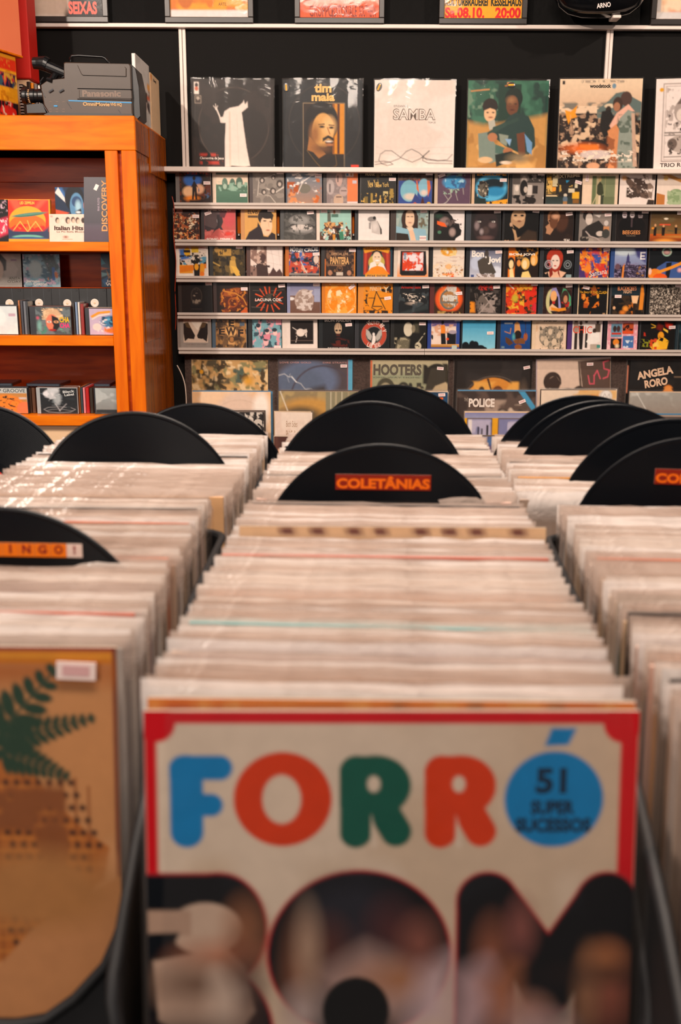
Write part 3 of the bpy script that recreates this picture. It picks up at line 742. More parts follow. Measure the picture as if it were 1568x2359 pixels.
"905 989 12 242c34|dark slate disc case with red blackletter title and ring of pale figures|b 16191c;P 2c3436 0 94 90 66 100 60 100 80 10 100;n d8c8b8 16 .55 14 32 88 48 1.4;n e8d8c8 14 .52 34 42 74 60 2;E 52 63 18 4 c8b4a4;p 16191c 0 0 100 0 96 24 60 34 20 30;n 3c4448 6 .62;t 8 8 74 17 c8281c Armored_Saint 1;n a02820 30 .45 44 94 90 98;s 90 11 3",
"989 1070 10 5c2420|disc case with steel ring emblem on orange flames|b 3c2410;E 50 48 46 44 e8581c;E 50 46 34 36 f08438;e 50 50 30 32 6c6c64;e 50 50 24 26 b07c48;n d8d0c4 10 .5 24 10 78 74;l 3 c8c0b8 36 22 46 8 52 20 60 10 66 24;t 30 38 76 54 d8d4cc MEP 2;r 20 56 82 62 787468;R 10 86 90 100 3c2414;n a88848 16 .5 12 86 92 96;P 241810 0 0 30 0 0 30;s 83 31 5",
"1071 1155 10 181818|disc case with crossed bones on torn grey metal|b 1e1814;n 4c4440 8 .5;P e88c18 0 54 16 60 18 90 0 90;e 50 62 26 28 6c6058;n 9c8c84 7 .5 26 30 90 92;l 4 a89890 44 34 88 92;l 4 a89890 80 38 30 96;l 3 6c5c54 16 30 26 80;n 181210 8 .6;n c83024 24 .42 28 6 74 22;s 86 12 3",
"1156 1238 8 3a2c28|disc case with red and orange battle scene|b d83810;n f09020 6 .45 0 10 60 60;n e8b030 8 .62 0 20 60 80;n 301410 9 .52 0 40 100 100;p e02c10 60 10 100 4 100 60 70 40;n 4c3010 10 .6 30 10 100 90;E 30 46 10 12 c8b030;n 287040 12 .7 60 50 96 90;E 94 74 8 12 d82838;l 3 f8e8e0 10 4 24 16;n f0a828 22 .42 24 4 86 20;n f0a030 24 .45 6 92 34 98;s 92 3",
"1239 1319 11 28323c|disc case with veiled woman and green arched window|b 2c1814;n 4c3028 12 .55;e 30 54 20 38 d0c890;e 40 56 18 38 241818;p 9c94c8 22 40 30 14 44 12 56 36 64 76 56 84 52 40 36 34;e 36 38 11 17 f0b070;p f0c090 20 76 32 62 44 70 54 76 50 84 24 84;e 37 58 5 5 c02820;p 50a878 62 40 68 14 78 16 96 40 98 66 88 76 90 44;e 76 44 14 24 3c2820;e 78 48 7 12 c88860;n b82820 9 .62 64 56 96 80;p e89020 28 72 50 76 80 74 82 82 56 86 30 82;t 4 94 92 98 c8a888 THE_DIVINE_WINGS 0;s 88 6 3",
"1320 1403 10 14110f|black disc case framed in cream with yellow title and lit figures|b e8c8a0;r 3 3 97 98 0c0a0a;e 52 14 6 9 e88c30;n e87818 9 .62 12 12 76 74;e 52 24 10 12 a04c14;e 20 40 5 10 e89030;e 66 38 4 7 f0a030;e 30 60 8 9 e87820;r 20 60 34 74 b8500f;n 0c0a0a 8 .56 3 30 97 100;l 1.5 e07820 44 86 40 98;r 84 90 92 96 b08c68;t 5 22 46 31 e8a820 The_Story_Of 1;t 48 22 96 31 e8a820 THE_CLASH 1;s 26 12 -12",
"1404 1487 3 3c3c40|disc case with night street lamp and orange buildings|b 14110f;r 0 0 100 36 1c2c34;e 10 74 4 5 f0b888;n 3c2c1c 8 .5 0 36 100 100;p f8c898 60 36 82 36 78 60 64 60;r 68 60 74 100 2c1c10;p e88c28 88 4 94 2 98 30 96 80 84 80 86 40;n c86c18 9 .58 30 58 66 96;E 44 76 8 8 f09838;E 36 88 8 6 d87820;t 18 6 74 20 e8905c BLACKMORE'S 1;t 36 18 62 29 e8b890 NIGHT 1;s 20 38",
"1488 1570 8 0c0c0c|disc case covered in a fine grey crowd of tiny figures|b 7c7064;n 201a16 34 .5;n d0c0b0 30 .58;n 3c302a 22 .6;s 90 5 -5"],
[
"407 487 7 8c8078|disc case with two bison facing nose to nose, sepia|b 9c9088;r 10 5 90 78 dcc4b0;p ecdccc 30 5 80 5 56 40;p 241814 10 18 24 14 36 34 48 56 44 68 26 66 22 78 14 76 10 50;p 241814 90 18 76 14 64 34 54 56 58 68 74 66 80 78 86 76 90 50;p 5c4428 14 16 26 14 36 34 20 30;p 5c4428 86 16 72 14 62 34 80 30;p dcc4b0 10 78 24 66 46 68 54 64 76 68 90 78;t 16 83 84 86 7c6c60 THE_BEST_OF_1990 0;s 90 6 -4",
"487 569 8 3c5468|disc case with carved letters on brown stone|b 6c4c2c;n a87840 9 .5;n 3c2814 10 .6;e 50 16 14 14 c89454;e 20 44 14 12 b88048;e 50 44 18 14 d8a464;e 82 46 14 12 b88048;r 40 56 62 84 c89458;E 60 66 26 8 3c2814;t 42 6 60 28 2c1c10 E 2;t 10 34 30 54 2c1c10 E 2;t 33 30 66 56 3c2410 W 2;t 72 36 90 60 2c1c10 F 2;r 46 60 58 78 a87038;o 52 68 9 2 2c1c10;r 78 12 94 26 506070;R 84 6 92 12 f0a838;t 16 94 84 97 c0a888 GREATEST_HITS 0",
"570 650 10 140f0e|light blue and pink disc case with drawn figures|b 78aab4;n e09ca8 8 .56;n 34505c 10 .6;e 22 28 8 11 f0c0bc;e 52 44 8 11 f0c0bc;e 78 46 7 10 f0c8c0;e 46 76 9 12 f0b8b8;e 20 24 8 7 24303c;e 50 40 8 6 24303c;e 76 38 9 6 24303c;e 46 68 9 5 24303c;p e08898 38 54 62 50 60 70 40 66;r 80 4 100 22 f0a0ac;r 0 94 100 100 e88c9c;s 86 92",
"649 732 10 e8d8cc|white-framed disc case with pale splash on a dark square|b ecdcd2;r 12 8 88 82 1c1210;n e8d8cc 9 .5 30 34 66 60;e 46 46 14 12 ecdcd0;e 60 42 8 6 e0d0c4;l 2 ecdcd0 20 30 36 40;l 2 ecdcd0 34 62 30 76;r 12 70 88 72 6c5850;r 88 8 89 82 c8b8ac",
"733 816 9 181c1e|black disc case with striped skull-like head and white title|b 0e0f11;e 50 32 12 18 c8a888;l 1.6 3c1410 44 18 42 30;l 1.6 3c1410 50 16 50 30;l 1.6 3c1410 56 18 58 30;e 45 38 4 3 140c0c;e 56 38 4 3 140c0c;r 44 48 56 56 4c2018;P 5c2018 26 76 48 62 54 62 84 70 88 88 70 90 36 88;n 0e0f11 8 .5 24 64 90 92;t 6 1 92 11 e8dcd4 IRON_MAIDEN 2;t 16 92 84 98 e8dcd4 THE_BOOK_OF_SOULS 1;s 84 20 5",
"816 898 9 2c2c30|black disc case with red lettered ring and white winged figure|b 141517;o 50 52 41 1 e8d8cc;o 50 52 34 14 c04830;o 50 52 26 1 e8d0c0;p b8b0a8 24 34 34 40 44 56 40 70 30 64 24 50;p b8b0a8 76 34 66 40 54 60 60 72 70 64 76 50;e 49 50 4 5 f0e4dc;p f0e4dc 46 54 54 54 56 70 50 82 42 84;t 27 8 40 22 f0dcd0 VE 1 30;t 42 7 54 20 f0dcd0 LV 1 0;t 56 9 68 20 f0dcd0 ET 1 -22;t 70 16 82 30 f0dcd0 RE 1 -48;t 80 32 88 46 f0dcd0 V 1 -75;t 28 78 46 92 f0dcd0 LIB 1 -22;t 52 78 72 92 f0dcd0 ERTAD 1 20;s 88 7 4",
"898 983 8 1c1a16|dark disc case with pale high-contrast portrait holding a flute|b 14120e;e 52 22 26 22 1c1c16;e 44 34 14 22 d8ccb4;P 484434 60 8 76 8 78 44 66 44;e 60 32 6 12 8c8068;P 6c6450 4 100 12 68 34 58 50 66 46 100;n a89c80 14 .58 2 60 46 100;e 76 86 10 12 c8bca0;l 2 d8ccb0 72 80 96 46;n 141210 8 .55 50 50 100 100;s 88 16",
"984 1060 8 28408c|disc case with blue border and man in orange at the seaside|b 2c4898;r 0 2 88 90 f0d8c8;r 0 0 88 24 6c5c90;n e0a888 7 .52 0 18 88 54;e 40 12 5 6 1c1414;p f08828 34 20 48 20 50 44 46 48 34 48;p 141418 34 46 50 46 54 84 44 82 36 84;n 181820 7 .5 0 30 40 70;r 56 44 88 84 14141c;e 76 42 14 6 b0a0ac;g e8a860 8c6020 80 90;e 58 64 5 4 e04818;r 74 84 92 96 b8c8c0;l 1.5 3c3860 6 14 16 20 24 14 30 22;s 94 3",
"1061 1143 3 242c30|disc case with plain turquoise sky over black treetops|g 2c9cc8 90d0e0;e 46 2 12 5 14202c;P 101418 0 80 10 76 16 78 18 92;e 10 88 12 16 0c1014;e 30 84 10 16 0c1014;e 40 82 10 12 0c1014;r 0 88 68 100 0c1014;e 56 90 12 8 0c1014;e 68 94 8 6 0c1014;p b88860 72 96 100 92 100 100 72 100;s 84 44 2",
"1144 1224 8 20242c|deep blue disc case with brass contraption|g 1c58a0 0c3878;p e0a060 46 14 54 8 62 14 68 44 46 44;e 58 50 12 14 201410;p 7c4c28 40 66 70 60 84 62 82 78 50 78;p 5c3820 16 56 30 62 44 76 30 84 18 74;l 3 c08050 14 40 32 46 34 30;e 84 56 7 12 a8582c;l 2 3c2820 82 10 84 48;l 3 6c4028 60 64 58 80 52 92 70 92;e 60 88 12 8 8c5028;E 44 56 4 8 58b0b0;r 12 12 40 16 dce4e8;r 4 86 14 92 6c8890;s 86 3",
"1225 1306 8 e4c8a8|cream disc case with grey ink drawing of curly-haired faces|b e8ccb0;n dcb894 4 .6 0 10 40 40;e 52 56 40 34 8c8070;n c0ac94 14 .48 12 22 94 96;n 5c5448 18 .6 14 24 92 96;e 48 40 7 10 dcc4a8;e 36 74 8 11 dcc4a8;e 62 72 8 11 dcc4a8;e 76 52 7 9 d4bca0;e 22 62 6 8 d4bca0;t 26 1 96 8 2c2420 RAINBOW 2;s 80 3",
"1307 1389 10 503070|white disc case with five standing people and red letters|b ecdcd4;e 12 6 6 7 5c3c2c;r 4 10 20 40 a89080;r 8 40 18 98 2c201c;e 28 12 5 7 4c3428;p 1c1414 20 20 38 20 36 96 26 96;e 46 6 5 7 5c4030;r 38 12 54 44 f0e4dc;r 44 44 52 90 2c2420;e 84 8 5 7 4c3428;r 76 14 94 40 5c4c40;e 74 36 6 8 3c281c;p f4ece4 66 42 90 42 94 70 60 80 48 70;r 62 78 92 96 b8a898;t 2 22 66 44 e84c2c CHIC 0;r 84 80 96 90 408c80",
"1390 1471 8 141010|pink disc case with four small pictures in a grid|b e89ca8;n f4c8c8 16 .5;r 12 14 48 56 6c98b0;r 50 12 86 46 c85428;r 12 60 48 92 1c1414;r 52 52 88 90 4874b0;e 24 30 6 10 3c2c2c;e 36 30 6 10 4c3030;r 14 42 46 48 c83820;r 50 38 86 44 e85020;e 30 72 10 10 e88828;E 34 84 6 6 f0d8b0;n dce4ec 9 .5 54 66 88 90;n 2c1814 9 .6 50 14 84 36;t 4 0 54 6 1c1418 DEEPPURPLE 2",
"1471 1556 3 282a2e|black disc case with yellow-lit singer and coloured spotlights|b 100c0b;P d83018 70 8 92 14 86 30 74 22;l 3 e8b030 30 14 42 20;l 3 e8b030 32 26 42 24;p f0c040 66 26 80 34 80 42 66 32;P 7c1c10 50 10 66 20 60 36 46 28;e 60 50 9 12 f0a020;p f4b828 54 60 70 56 84 66 80 92 40 96 30 86;P f8d060 36 84 50 66 56 84;n 100c0b 8 .58 56 50 84 90;l 4 e84c18 20 96 78 96;p c83018 10 40 14 42 16 52 10 52;n 8c8c20 18 .5 2 62 36 86;n d84818 9 .6 28 60 50 94;s 91 24 3",
"1556 1640 6 203038|dark teal disc case at the right end, mostly out of frame|g 1c343c 0c1418;e 50 50 20 20 304850;n 28444c 8 .5"],
]
ROWN = ['top', 'second', 'third', 'fourth', 'bottom']

def jewel(px0, px1, row, hinge, hcol, label, spec):
    zb = RB[row] - .010
    pm = rails[row] - 35
    yb = RY + .020
    x0 = P(px0 + .7, pm, yb)[0]
    x1 = P(px1 - .7, pm, yb)[0]
    w = x1 - x0
    h = 0.1265 + random.uniform(-.001, .001)
    hw = hinge / (px1 - px0) * w
    tilt = -random.uniform(.03, .08)
    root = empty('disc_case', (x0, yb, zb), (tilt, random.uniform(-.006, .006), 0), label + ', ' + ROWN[row] + ' rack row', 'disc case', 'disc cases on the wall rack')
    MB().box(0, w, .0018, .0100, 0, h, .0008).build('case', case_mat(hcol), root)
    o, st = plate('booklet', spec, w - hw - .003, h - .004, 62, 58, .0010, 'd8d0c8', 'printgloss', root, (hw + .001, .0006, .002))
    MB().box(0, w, -.0009, -.0001, 0, h, .0004).build('lid', M['lid'], root)
    for s in st:
        sx = hw + .001 + s[0] / 100 * (w - hw - .003)
        sz = h - .002 - s[1] / 100 * (h - .004)
        mb = MB()
        mb.box(-.0130, .0130, -.0004, .0001, -.0060, .0060)
        so = mb.build('price_sticker', M['sticker'], root, (sx, -.0010, sz), (0, math.radians(-(s[2] if len(s) > 2 else 0)), 0))
        MB().box(-.009, .008, -.0002, 0, -.0012, .0016).build('printed_price', M['pricetext'], so, (0, -.0004, 0))
    return root

_cm = {}
def case_mat(h):
    if h not in _cm: _cm[h] = simple('case_plastic_' + h, h, .3, var=.15, nscale=60, coat=.4)
    return _cm[h]
M['pricetext'] = simple('faint_price_ink', 'd8a8a8', .5, var=.05)

for r, row in enumerate(ROWS):
    for line in row:
        a, lab, spec = line.split('|')
        a = a.split()
        jewel(float(a[0]), float(a[1]), r, float(a[2]), a[3], lab, spec)
# ------------------------------------------------------------------ albums leaning on the white ledge
def album(root, spec, w, h, n, th=.0035, bag=(.004, .004, .006, .007), film_='clear', wear=None, nx=None, edge='b8a898'):
    "card sleeve in a film bag; origin at the lower left front corner of the card"
    o, st = plate('cover', spec, w, h, nx or n, n, th, edge, 'print', root)
    l, r, t, yb = bag[0], bag[1], bag[2], .0015
    mb = MB()
    nn = 14
    for side, y in ((0, -yb), (1, th + yb)):
        vs, fs = [], []
        for j, z in enumerate((-.001, h * .5, h, h + t)):
            for i in range(nn + 1):
                x = -l + (w + l + r) * i / nn
                k = min(i, nn - i) / nn
                wob = .0012 * math.sin(i * 2.1 + j) + random.uniform(-.0006, .0006)
                zz = z + (random.uniform(-.002, .001) if j == 3 else 0)
                yy = (y + wob * (-1 if side == 0 else 1)) if k > 0 else th / 2
                if side == 0: yy = min(yy, -.0006) if k > 0 else yy
                vs.append((x, yy, zz))
        W = nn + 1
        for j in range(3):
            for i in range(nn):
                fs.append((j * W + i, j * W + i + 1, (j + 1) * W + i + 1, (j + 1) * W + i))
        mb.add(vs, fs)
    mb.build('plastic_sleeve', M[film_], root, smooth=True)
    return st

def tagsticker(root, st, w, h, sw=.026, sh=.012, mat='sticker'):
    for s in st:
        so = MB().box(-sw / 2, sw / 2, -.0004, .0001, -sh / 2, sh / 2).build('price_sticker', M[mat], root, (s[0] / 100 * w, -.0026, h * (1 - s[1] / 100)), (0, math.radians(-(s[2] if len(s) > 2 else 0)), 0))
        MB().box(-sw * .36, sw * .34, -.0002, 0, -.0022, .0026).build('printed_price', M['pricetext'], so, (0, -.0004, 0))

def badge(root, x, z, rot):
    "oval black badge with a yellow pencil-like bar"
    b = empty('badge_sticker', (x, -.0030, z), (0, math.radians(rot), 0)); b.parent = root
    del_l = MB().lathe([(0, 0), (.0150, 0), (.0150, .0006)], (0, 0, 0), 'Y', 20, (.62, -1, 1))
    del_l.build('badge', M['black'], b)
    MB().box(-.0030, .0030, -.0012, -.0006, -.0125, .0085, .0003).build('yellow_bar', M['yellow'], b)
    MB().box(-.0030, .0030, -.0012, -.0006, .0087, .0125, .0003).build('white_tip', M['offwhite'], b)

M['yellow'] = simple('yellow_ink', 'f0a818', .5, var=.05)

LPS = [
# px left, px right, top y, bottom y, label, spec, badge, lean
(441, 629, 183, 382, 'black album sleeve with a white-robed figure raising both arms',
 'b 1e1714;o 51 52 43 .8 5c4a40;o 51 52 42 .5 3c3028;n 2a201c 4 .5;l 1.6 e8d8cc 35.5 48 34 42 29.5 32;l .9 e8d8cc 29.5 34 26.5 30;l .9 e8d8cc 29.5 34 29 28;l .9 e8d8cc 29.5 34 31.5 30;p ead8cc 39.8 36 46.5 32 57 30 62.5 25.6 63.5 23 65 28 68 24.5 68.5 31 61 36.8 63 52 66.5 76 70.8 97.4 64 98.5 48 97.5 45 99 39.8 99 40 70 41.2 49 36.5 49 34.6 43 38 42;p d8c4b4 45 36 47 36 47.5 98 45 98;l .5 c4b0a0 55 40 57 97;r 3 3.5 8.8 17 efe0d4;e 6 7 2 2.6 302420;e 6 11 2.2 2.4 c86848;r 3.5 18.5 11.6 27.6 988878;r 4.3 19.3 10.8 26.8 3c302a;p b8a898 6 20 9 20 10 22 7.5 24 5.5 22;n c83820 20 .4 9 84 39 86.8;n c83820 20 .4 9 93 39 96;t 9 87.6 38.5 91.6 ecdcd0 Clementina_de_Jesus 1', None, .055),
(652, 834, 185, 385, 'black album sleeve with yellow two-line title over a framed portrait',
 'b 14171b;n 1c2024 4 .5;o 52 50 45 .8 3c342e;o 52 50 44 .5 2c2824;r 25 26 77.9 100 a08868;r 25.7 26.7 77.2 100 241812;r 63 27 77.2 84 d88810;r 68.5 27 71.5 84 5c2c0c;r 62.5 27 65 84 8c4c0c;e 48 44 21 19 0e0b0a;e 59 52 10 14 0e0b0a;e 34 60 8 12 120e0c;p a86c34 33 64 44 74 54 84 40 92 30 82;e 50.5 57 13.8 19.5 d8a058;E 58 52 8 10 ecb878;E 40 62 6 12 9c6430;e 49 53 3.4 1.3 1c120c;e 61 54 3 1.3 1c120c;l 1.2 3c2414 45 50.5 52 50;l 1.2 3c2414 58 51 64 51.5;l 1.4 a86c38 56 54 59 61;p 20140c 50 66 57 62.5 64 66 64 69 57 66 50 70;e 58 70.5 5 2.6 3c1410;e 58 69.6 4 1 f0e0d0;e 58 73.5 5 1.6 c07848;E 50 78 9 4 6c4424;p 1a1512 25.7 78 38 82 50 94 62 86 77 90 77.2 100 25.7 100;l .8 80602c 30 80 40 92 48 100;l .8 80602c 66 84 68 96 64 100;r 86 96.3 96 99.4 d83820;t 39.4 4.6 61 14.6 f0b868 tim 2;t 35.8 15 65.2 24.2 f0b868 maia 2', (.012, .285, -4), .05),
(862, 1047, 186, 386, 'white album sleeve with outlined word and barbed wire drawing',
 'b ecdcd2;n e4d2c6 3 .5;l .9 2c2422 1.4 93 12 92 20 93 24 95.5 17 97 10 95 6 91 8 84 14 80 22 80 34 88 48 93 58 89 69 80;l .9 2c2422 1.4 96 20 93 32 89 40 81 47 78 56 82 66 90 80 91.5 92 90 98 84;l .9 2c2422 62 86 61 91 68 94 98 94.5;l .9 2c2422 69 80 60 88 80 91 98 91.5;l .4 b0a098 2 75 14 79 28 82 50 78 72 76 98 76;l .4 b0a098 2 83 20 84 40 90 62 84 84 83 98 84;t 24 28 42 30.6 5c4c44 ESTUDANDO_O 0;t 23 32 76 45.2 7c6a5e SAMBA 2;t 24 32.9 75.2 44.4 ecdcd2 SAMBA 0;t 67 46.3 76.4 48.6 6c5c54 TOM_ZÉ 0', (.016, .287, 24), .055),
(1076, 1261, 187, 384, 'album sleeve showing two seated children on sand before green foliage',
 'b 2c5c48;n 3c7058 6 .5 0 0 100 50;n 1c3c34 7 .56 0 0 100 50;n 6c8870 10 .62 0 8 60 46;r 38 4 66 52 16382c;P c8924c 0 46 20 50 44 48 66 44 100 38 100 100 0 100;n b07c3c 6 .55 0 56 100 100;n dca860 5 .6 0 60 100 100;l 1.6 c88850 4 12 26 10;l 1.2 c07840 46 6 56 5;r 48 2 54 6 c8885c;e 28 29 9.5 9 241c18;e 28 37 7.4 9.5 e8b88c;p 241c18 20 26 36 24 35 33 28 31 20 34;e 25 36 1.4 .8 201410;e 32 36 1.4 .8 201410;e 29 41.5 2.6 .9 a05c40;e 57 20 11 12 10241e;e 55.5 28 7.6 11 6c4028;e 52.6 26 1.6 .8 180c08;e 59 26 1.6 .8 180c08;e 55.5 33 2.6 .9 4c241a;E 54 22 4 3 a87850;p b8b4a4 26 46 34 44 36 54 28 56;p 7c8c80 14 60 26 58 40 78 44 90 30 94 16 88;p 203c38 60 36 76 40 84 54 86 74 78 84 66 82 48 74 34 64 32 54 44 50 52 40;l 4 28443c 34 54 62 44;l 5 2c4840 28 60 46 50;e 32 64 6 5 b87850;p 8c9484 40 60 52 62 50 74 42 70;p 4c6c60 36 72 48 76 46 84 36 82;p 6c3c24 62 60 72 58 74 84 66 88;p 6c98c0 72 60 82 70 82 84 76 80;p 88acd0 48 66 56 66 54 74;e 52 80 6 4 b07048;p 14241e 36 84 56 80 70 86 50 94 38 98;e 24 90 9 3.6 e0b888;e 50 93 7 2 e8d0b8;E 66 88 12 5 8c7858', (.160, .296, 88), .05),
(1288, 1477, 184, 384, 'worn album sleeve with a blanket-wrapped couple above a muddy crowd',
 'b e8c8a8;g e8ccac d8b494 0 30;n d0ac88 4 .6 0 16 100 30;n 7c7468 7 .42 0 26 100 42 2;r 0 38 100 100 2c1e18;p 5c6c68 46 34 60 24 68 16 78 14 88 20 100 26 100 46 46 44;n a88468 18 .56 0 38 100 100 1.2;n 1c1410 9 .58 0 40 100 100;n e0bc98 14 .66 0 44 100 96;n d8b090 8 .64 0 66 60 90 2;p f09818 7 34 14 36 22 29 20 38 22 42 15 44 12 50 9 42;l .8 d8a880 14 40 16 58;e 35 40 2.4 5 1c1614;e 61 30 6 2.6 e0c8a8;e 60 34 3.4 4 2c2018;p 161210 52 36 62 34 68 44 64 60 56 66 50 52;e 81 22 7 8 4c342c;e 71 28 6 8 3c281f;e 70 31 4 5 a87050;p e8b098 62 52 70 38 84 28 92 36 84 36 74 46 66 58;p 90988c 74 44 84 34 92 38 93 70 96 100 70 100 72 70;n 5c685c 14 .55 72 40 94 100;p c8a48c 88 38 92 38 98 98 93 98;p d88c58 60 58 70 50 74 56 72 100 62 100 66 78;n a05c34 12 .55 60 54 74 100;E 30 77 20 5 e86c18;n f07c20 8 .4 20 73 50 82;e 46 84 18 5 d8c4bc;n f0dcc8 30 .52 4 80 96 92 1.4;e 44 97 8 4 d8a078;r 3 2 6 6 2c2420;n 7c6c60 34 .4 26 2 80 4;t 36 5.6 62 10 2c2420 woodstock 2;e 65.6 8 2.4 2.8 6c8ca0', None, .05),
(1512, 1700, 184, 384, 'cream album sleeve with engraved figures and a border, right end',
 'b ecdcd4;r 9 5 100 92 8c7c74;r 10 6 100 91 ecdcd4;r 12 8 100 90 a89890;r 12.6 8.6 100 89.4 ecdcd4;n b8a8a0 16 .56 13 9 60 56;e 32 36 9 12 a89890;p 6c5c54 26 28 34 16 40 28;e 32 40 6 7 e0d0c4;n 4c403a 22 .6 16 36 60 58;r 12 59 100 60.2 5c5048;r 12 62 100 63 5c5048;n 7c6c64 26 .5 12 60 60 62;e 34 72 16 10 b8a89e;e 22 72 6 6 6c5c54;n 4c403a 24 .62 14 64 60 84;r 12 86 100 87 5c5048;e 7 12 2.6 2.2 e0a018;t 8 93.4 40 98 3c302c TRIO_RO 1', None, .06),
]
for (xa, xb, ya, yb, lab, spec, bd, lean) in LPS:
    Yb = WY - .048
    ym = (ya + yb) / 2
    x0, x1 = P(xa, ym, Yb)[0], P(xb, ym, Yb)[0]
    zt_ = P((xa + xb) / 2, ya, WY - .03)[1]
    w, h = x1 - x0, zt_ - LZ1 + .0
    shift = {441: .009, 1288: -.010, 1512: -.03}.get(xa, 0)
    root = empty('album_sleeve', (x0, Yb, LZ1 + .001), (-.03, shift, 0), lab + ', standing on the white ledge', 'record sleeve', 'albums on the white ledge')
    st = album(root, spec, w, h, 116, nx=110)
    if bd: badge(root, *bd)

# ------------------------------------------------------------------ framed posters above
FR = [
(60, 250, 48.5, 'thin black frame holding a black-and-white picture with red letters',
 'b 14161a;P e8d0bc 0 0 60 0 52 88 46 100 0 100;r 0 97 46 100 f0dccc;t 52 82 92 97 f06858 SEIXAS 2', .33),
(380, 584, 50.5, 'dark frame with a glossy orange and yellow print',
 'b f09c14;n d8740c 5 .5;n f8c060 5 .6 40 0 100 90;r 0 93 100 100 e0dcd8;e 20 80 10 12 c86810;t 62 86 72 89 5c3008 ARTE 0', .40),
(678, 885, 53, 'dark frame with an orange poster and condensed lettering along its foot',
 'b f05c14;p 4c4440 0 0 66 0 58 40 88 83 4 84 0 84;n 6c6058 5 .55 0 0 60 82;l 1.4 e8d8c8 62 0 56 50 84 82 78 82;r 0 84 100 100 f05410;t 12 88 42 99 8c2408 GRUPPO 1;t 40 88 72 99 8c2408 EDITORIALE 1;t 75 88 96 99 8c2408 SOUTHERN 1', .40),
(1010, 1213, 55, 'black frame with a yellow concert poster in black and red type',
 'b f8a818;n d89010 3 .6 0 0 100 60;t 1 82.5 56 89.5 1c2418 KULTURBRAUEREI 2;t 60 82.5 99.5 89.5 1c2418 KESSELHAUS 2;t 1 90.5 52 99.5 e01818 Sa.08.10. 2;t 66 90.5 99 99.5 e01818 20:00 2', .44),
(1497, 1700, 53, 'dark frame with a pale pink and peach picture, right end',
 'b ecb890;n f4d0b0 4 .5;n e09068 5 .6;r 0 93 100 100 d8d0cc;r 0 0 6 93 b8b0ac', .40),
]
for i, (xa, xb, yb, lab, spec, hh) in enumerate(FR):
    Yf = WY - .032
    x0, zb = P(xa, 50, Yf)[0], z1 + .0005
    x1 = P(xb, 50, Yf)[0]
    w = x1 - x0
    root = empty('framed_poster', (x0, Yf + .010, zb), (.022, 0, 0), lab + ', above the white batten', 'poster', 'framed posters above the batten')
    f = .020
    d0, d1 = -.016, .004
    MB().box(0, w, d0, d1, 0, f, .002).build('frame_rail', M['frame'] if 'frame' in M else M.setdefault('frame', simple('dark_grey_frame', '2c2624', .35)), root)
    MB().box(0, w, d0, d1, hh - f, hh, .002).build('frame_rail', M['frame'], root)
    MB().box(0, f, d0, d1, f, hh - f, .002).build('frame_stile', M['frame'], root)
    MB().box(w - f, w, d0, d1, f, hh - f, .002).build('frame_stile', M['frame'], root)
    plate('print', spec, w - 2 * f, hh - 2 * f, 70, 90, .002, parent=root, loc=(f, -.004, f))
    MB().box(f, w - f, -.0095, -.0085, f, hh - f).build('glass', M['lid'], root)

# ------------------------------------------------------------------ fan with glossy base standing on the batten
fx, fz = P(1381, -18, 3.93)
fan = empty('electric_fan', (fx, 3.93, z1), label='glossy black electric fan with white maker mark, on the upper batten', cat='fan')
L = MB().lathe([(0, -.085), (.06, -.083), (.11, -.072), (.145, -.050), (.163, -.02), (.166, .01), (.15, .05), (.10, .085), (.05, .10), (.03, .105)], (0, 0, fz - z1), 'Z', 48, (1, .46, 1))
L.build('base_dome', M['blackgloss'], fan, smooth=True)
MB().lathe([(.166, -.018), (.1685, -.010), (.166, -.002)], (0, 0, fz - z1), 'Z', 48, (1, .46, 1)).build('seam', M['camdark'], fan)
MB().tube([(0, 0, .18), (0, -.02, .30), (0, -.03, .36)], [.022, .018, .026], 14).build('neck', M['black'], fan)
MB().box(.045, .075, -.03, .03, -.0005, .010, .002).build('foot', M['whitewood'], fan)
hc = (0, -.10, .38)
MB().lathe([(.0, .06), (.045, .055), (.05, 0), (.05, -.05), (.03, -.06), (0, -.06)], (0, -.05, .38), 'Y', 20).build('motor_housing', M['black'], fan, smooth=True)
for k in range(3):
    t0 = k * 2.094
    vs = []
    for r_, a_, q in ((.035, -.25, .012), (.10, -.5, .018), (.15, -.35, .014), (.155, .15, -.010), (.10, .35, -.018), (.035, .3, -.012)):
        vs.append((r_ * math.cos(t0 + a_), -.135 + q, .38 + r_ * math.sin(t0 + a_)))
    vs += [(x, y + .002, z) for x, y, z in vs]
    fs = [tuple(range(6)), tuple(range(6, 12))[::-1]] + [(i, (i + 1) % 6, 6 + (i + 1) % 6, 6 + i) for i in range(6)]
    MB().add(vs, fs).build('blade', M['camgrey'], fan)
cg = MB()
for rr, yy in ((.19, -.13), (.18, -.165), (.13, -.185), (.07, -.19), (.18, -.095), (.13, -.08)):
    cg.tube([(rr * math.cos(t * math.pi / 16), yy, .38 + rr * math.sin(t * math.pi / 16)) for t in range(33)], .0022, 5, False)
for k in range(40):
    t = k * math.pi / 20
    cg.tube([(r_ * math.cos(t), y_, .38 + r_ * math.sin(t)) for r_, y_ in ((.02, -.192), (.10, -.19), (.165, -.172), (.19, -.13), (.165, -.088), (.06, -.075))], .0011, 4, False)
cgo = cg.build('cage', M['black'], fan)
v, f = text_geo('ARNO', 1)
mb = MB()
cx, cz = P(1390.5, 11.5, 3.855)
vs = []
for a, q in v:
    u, h_ = (a - .5) * .049, (q - .5) * .016
    t = math.radians(7)
    vs.append((cx - fx + u * math.cos(t) - h_ * math.sin(t), -.0735 + abs(cx - fx + u) * .06, cz - z1 + u * math.sin(t) + h_ * math.cos(t)))
mb.add(vs, f).build('maker_mark', M['sticker'], fan)

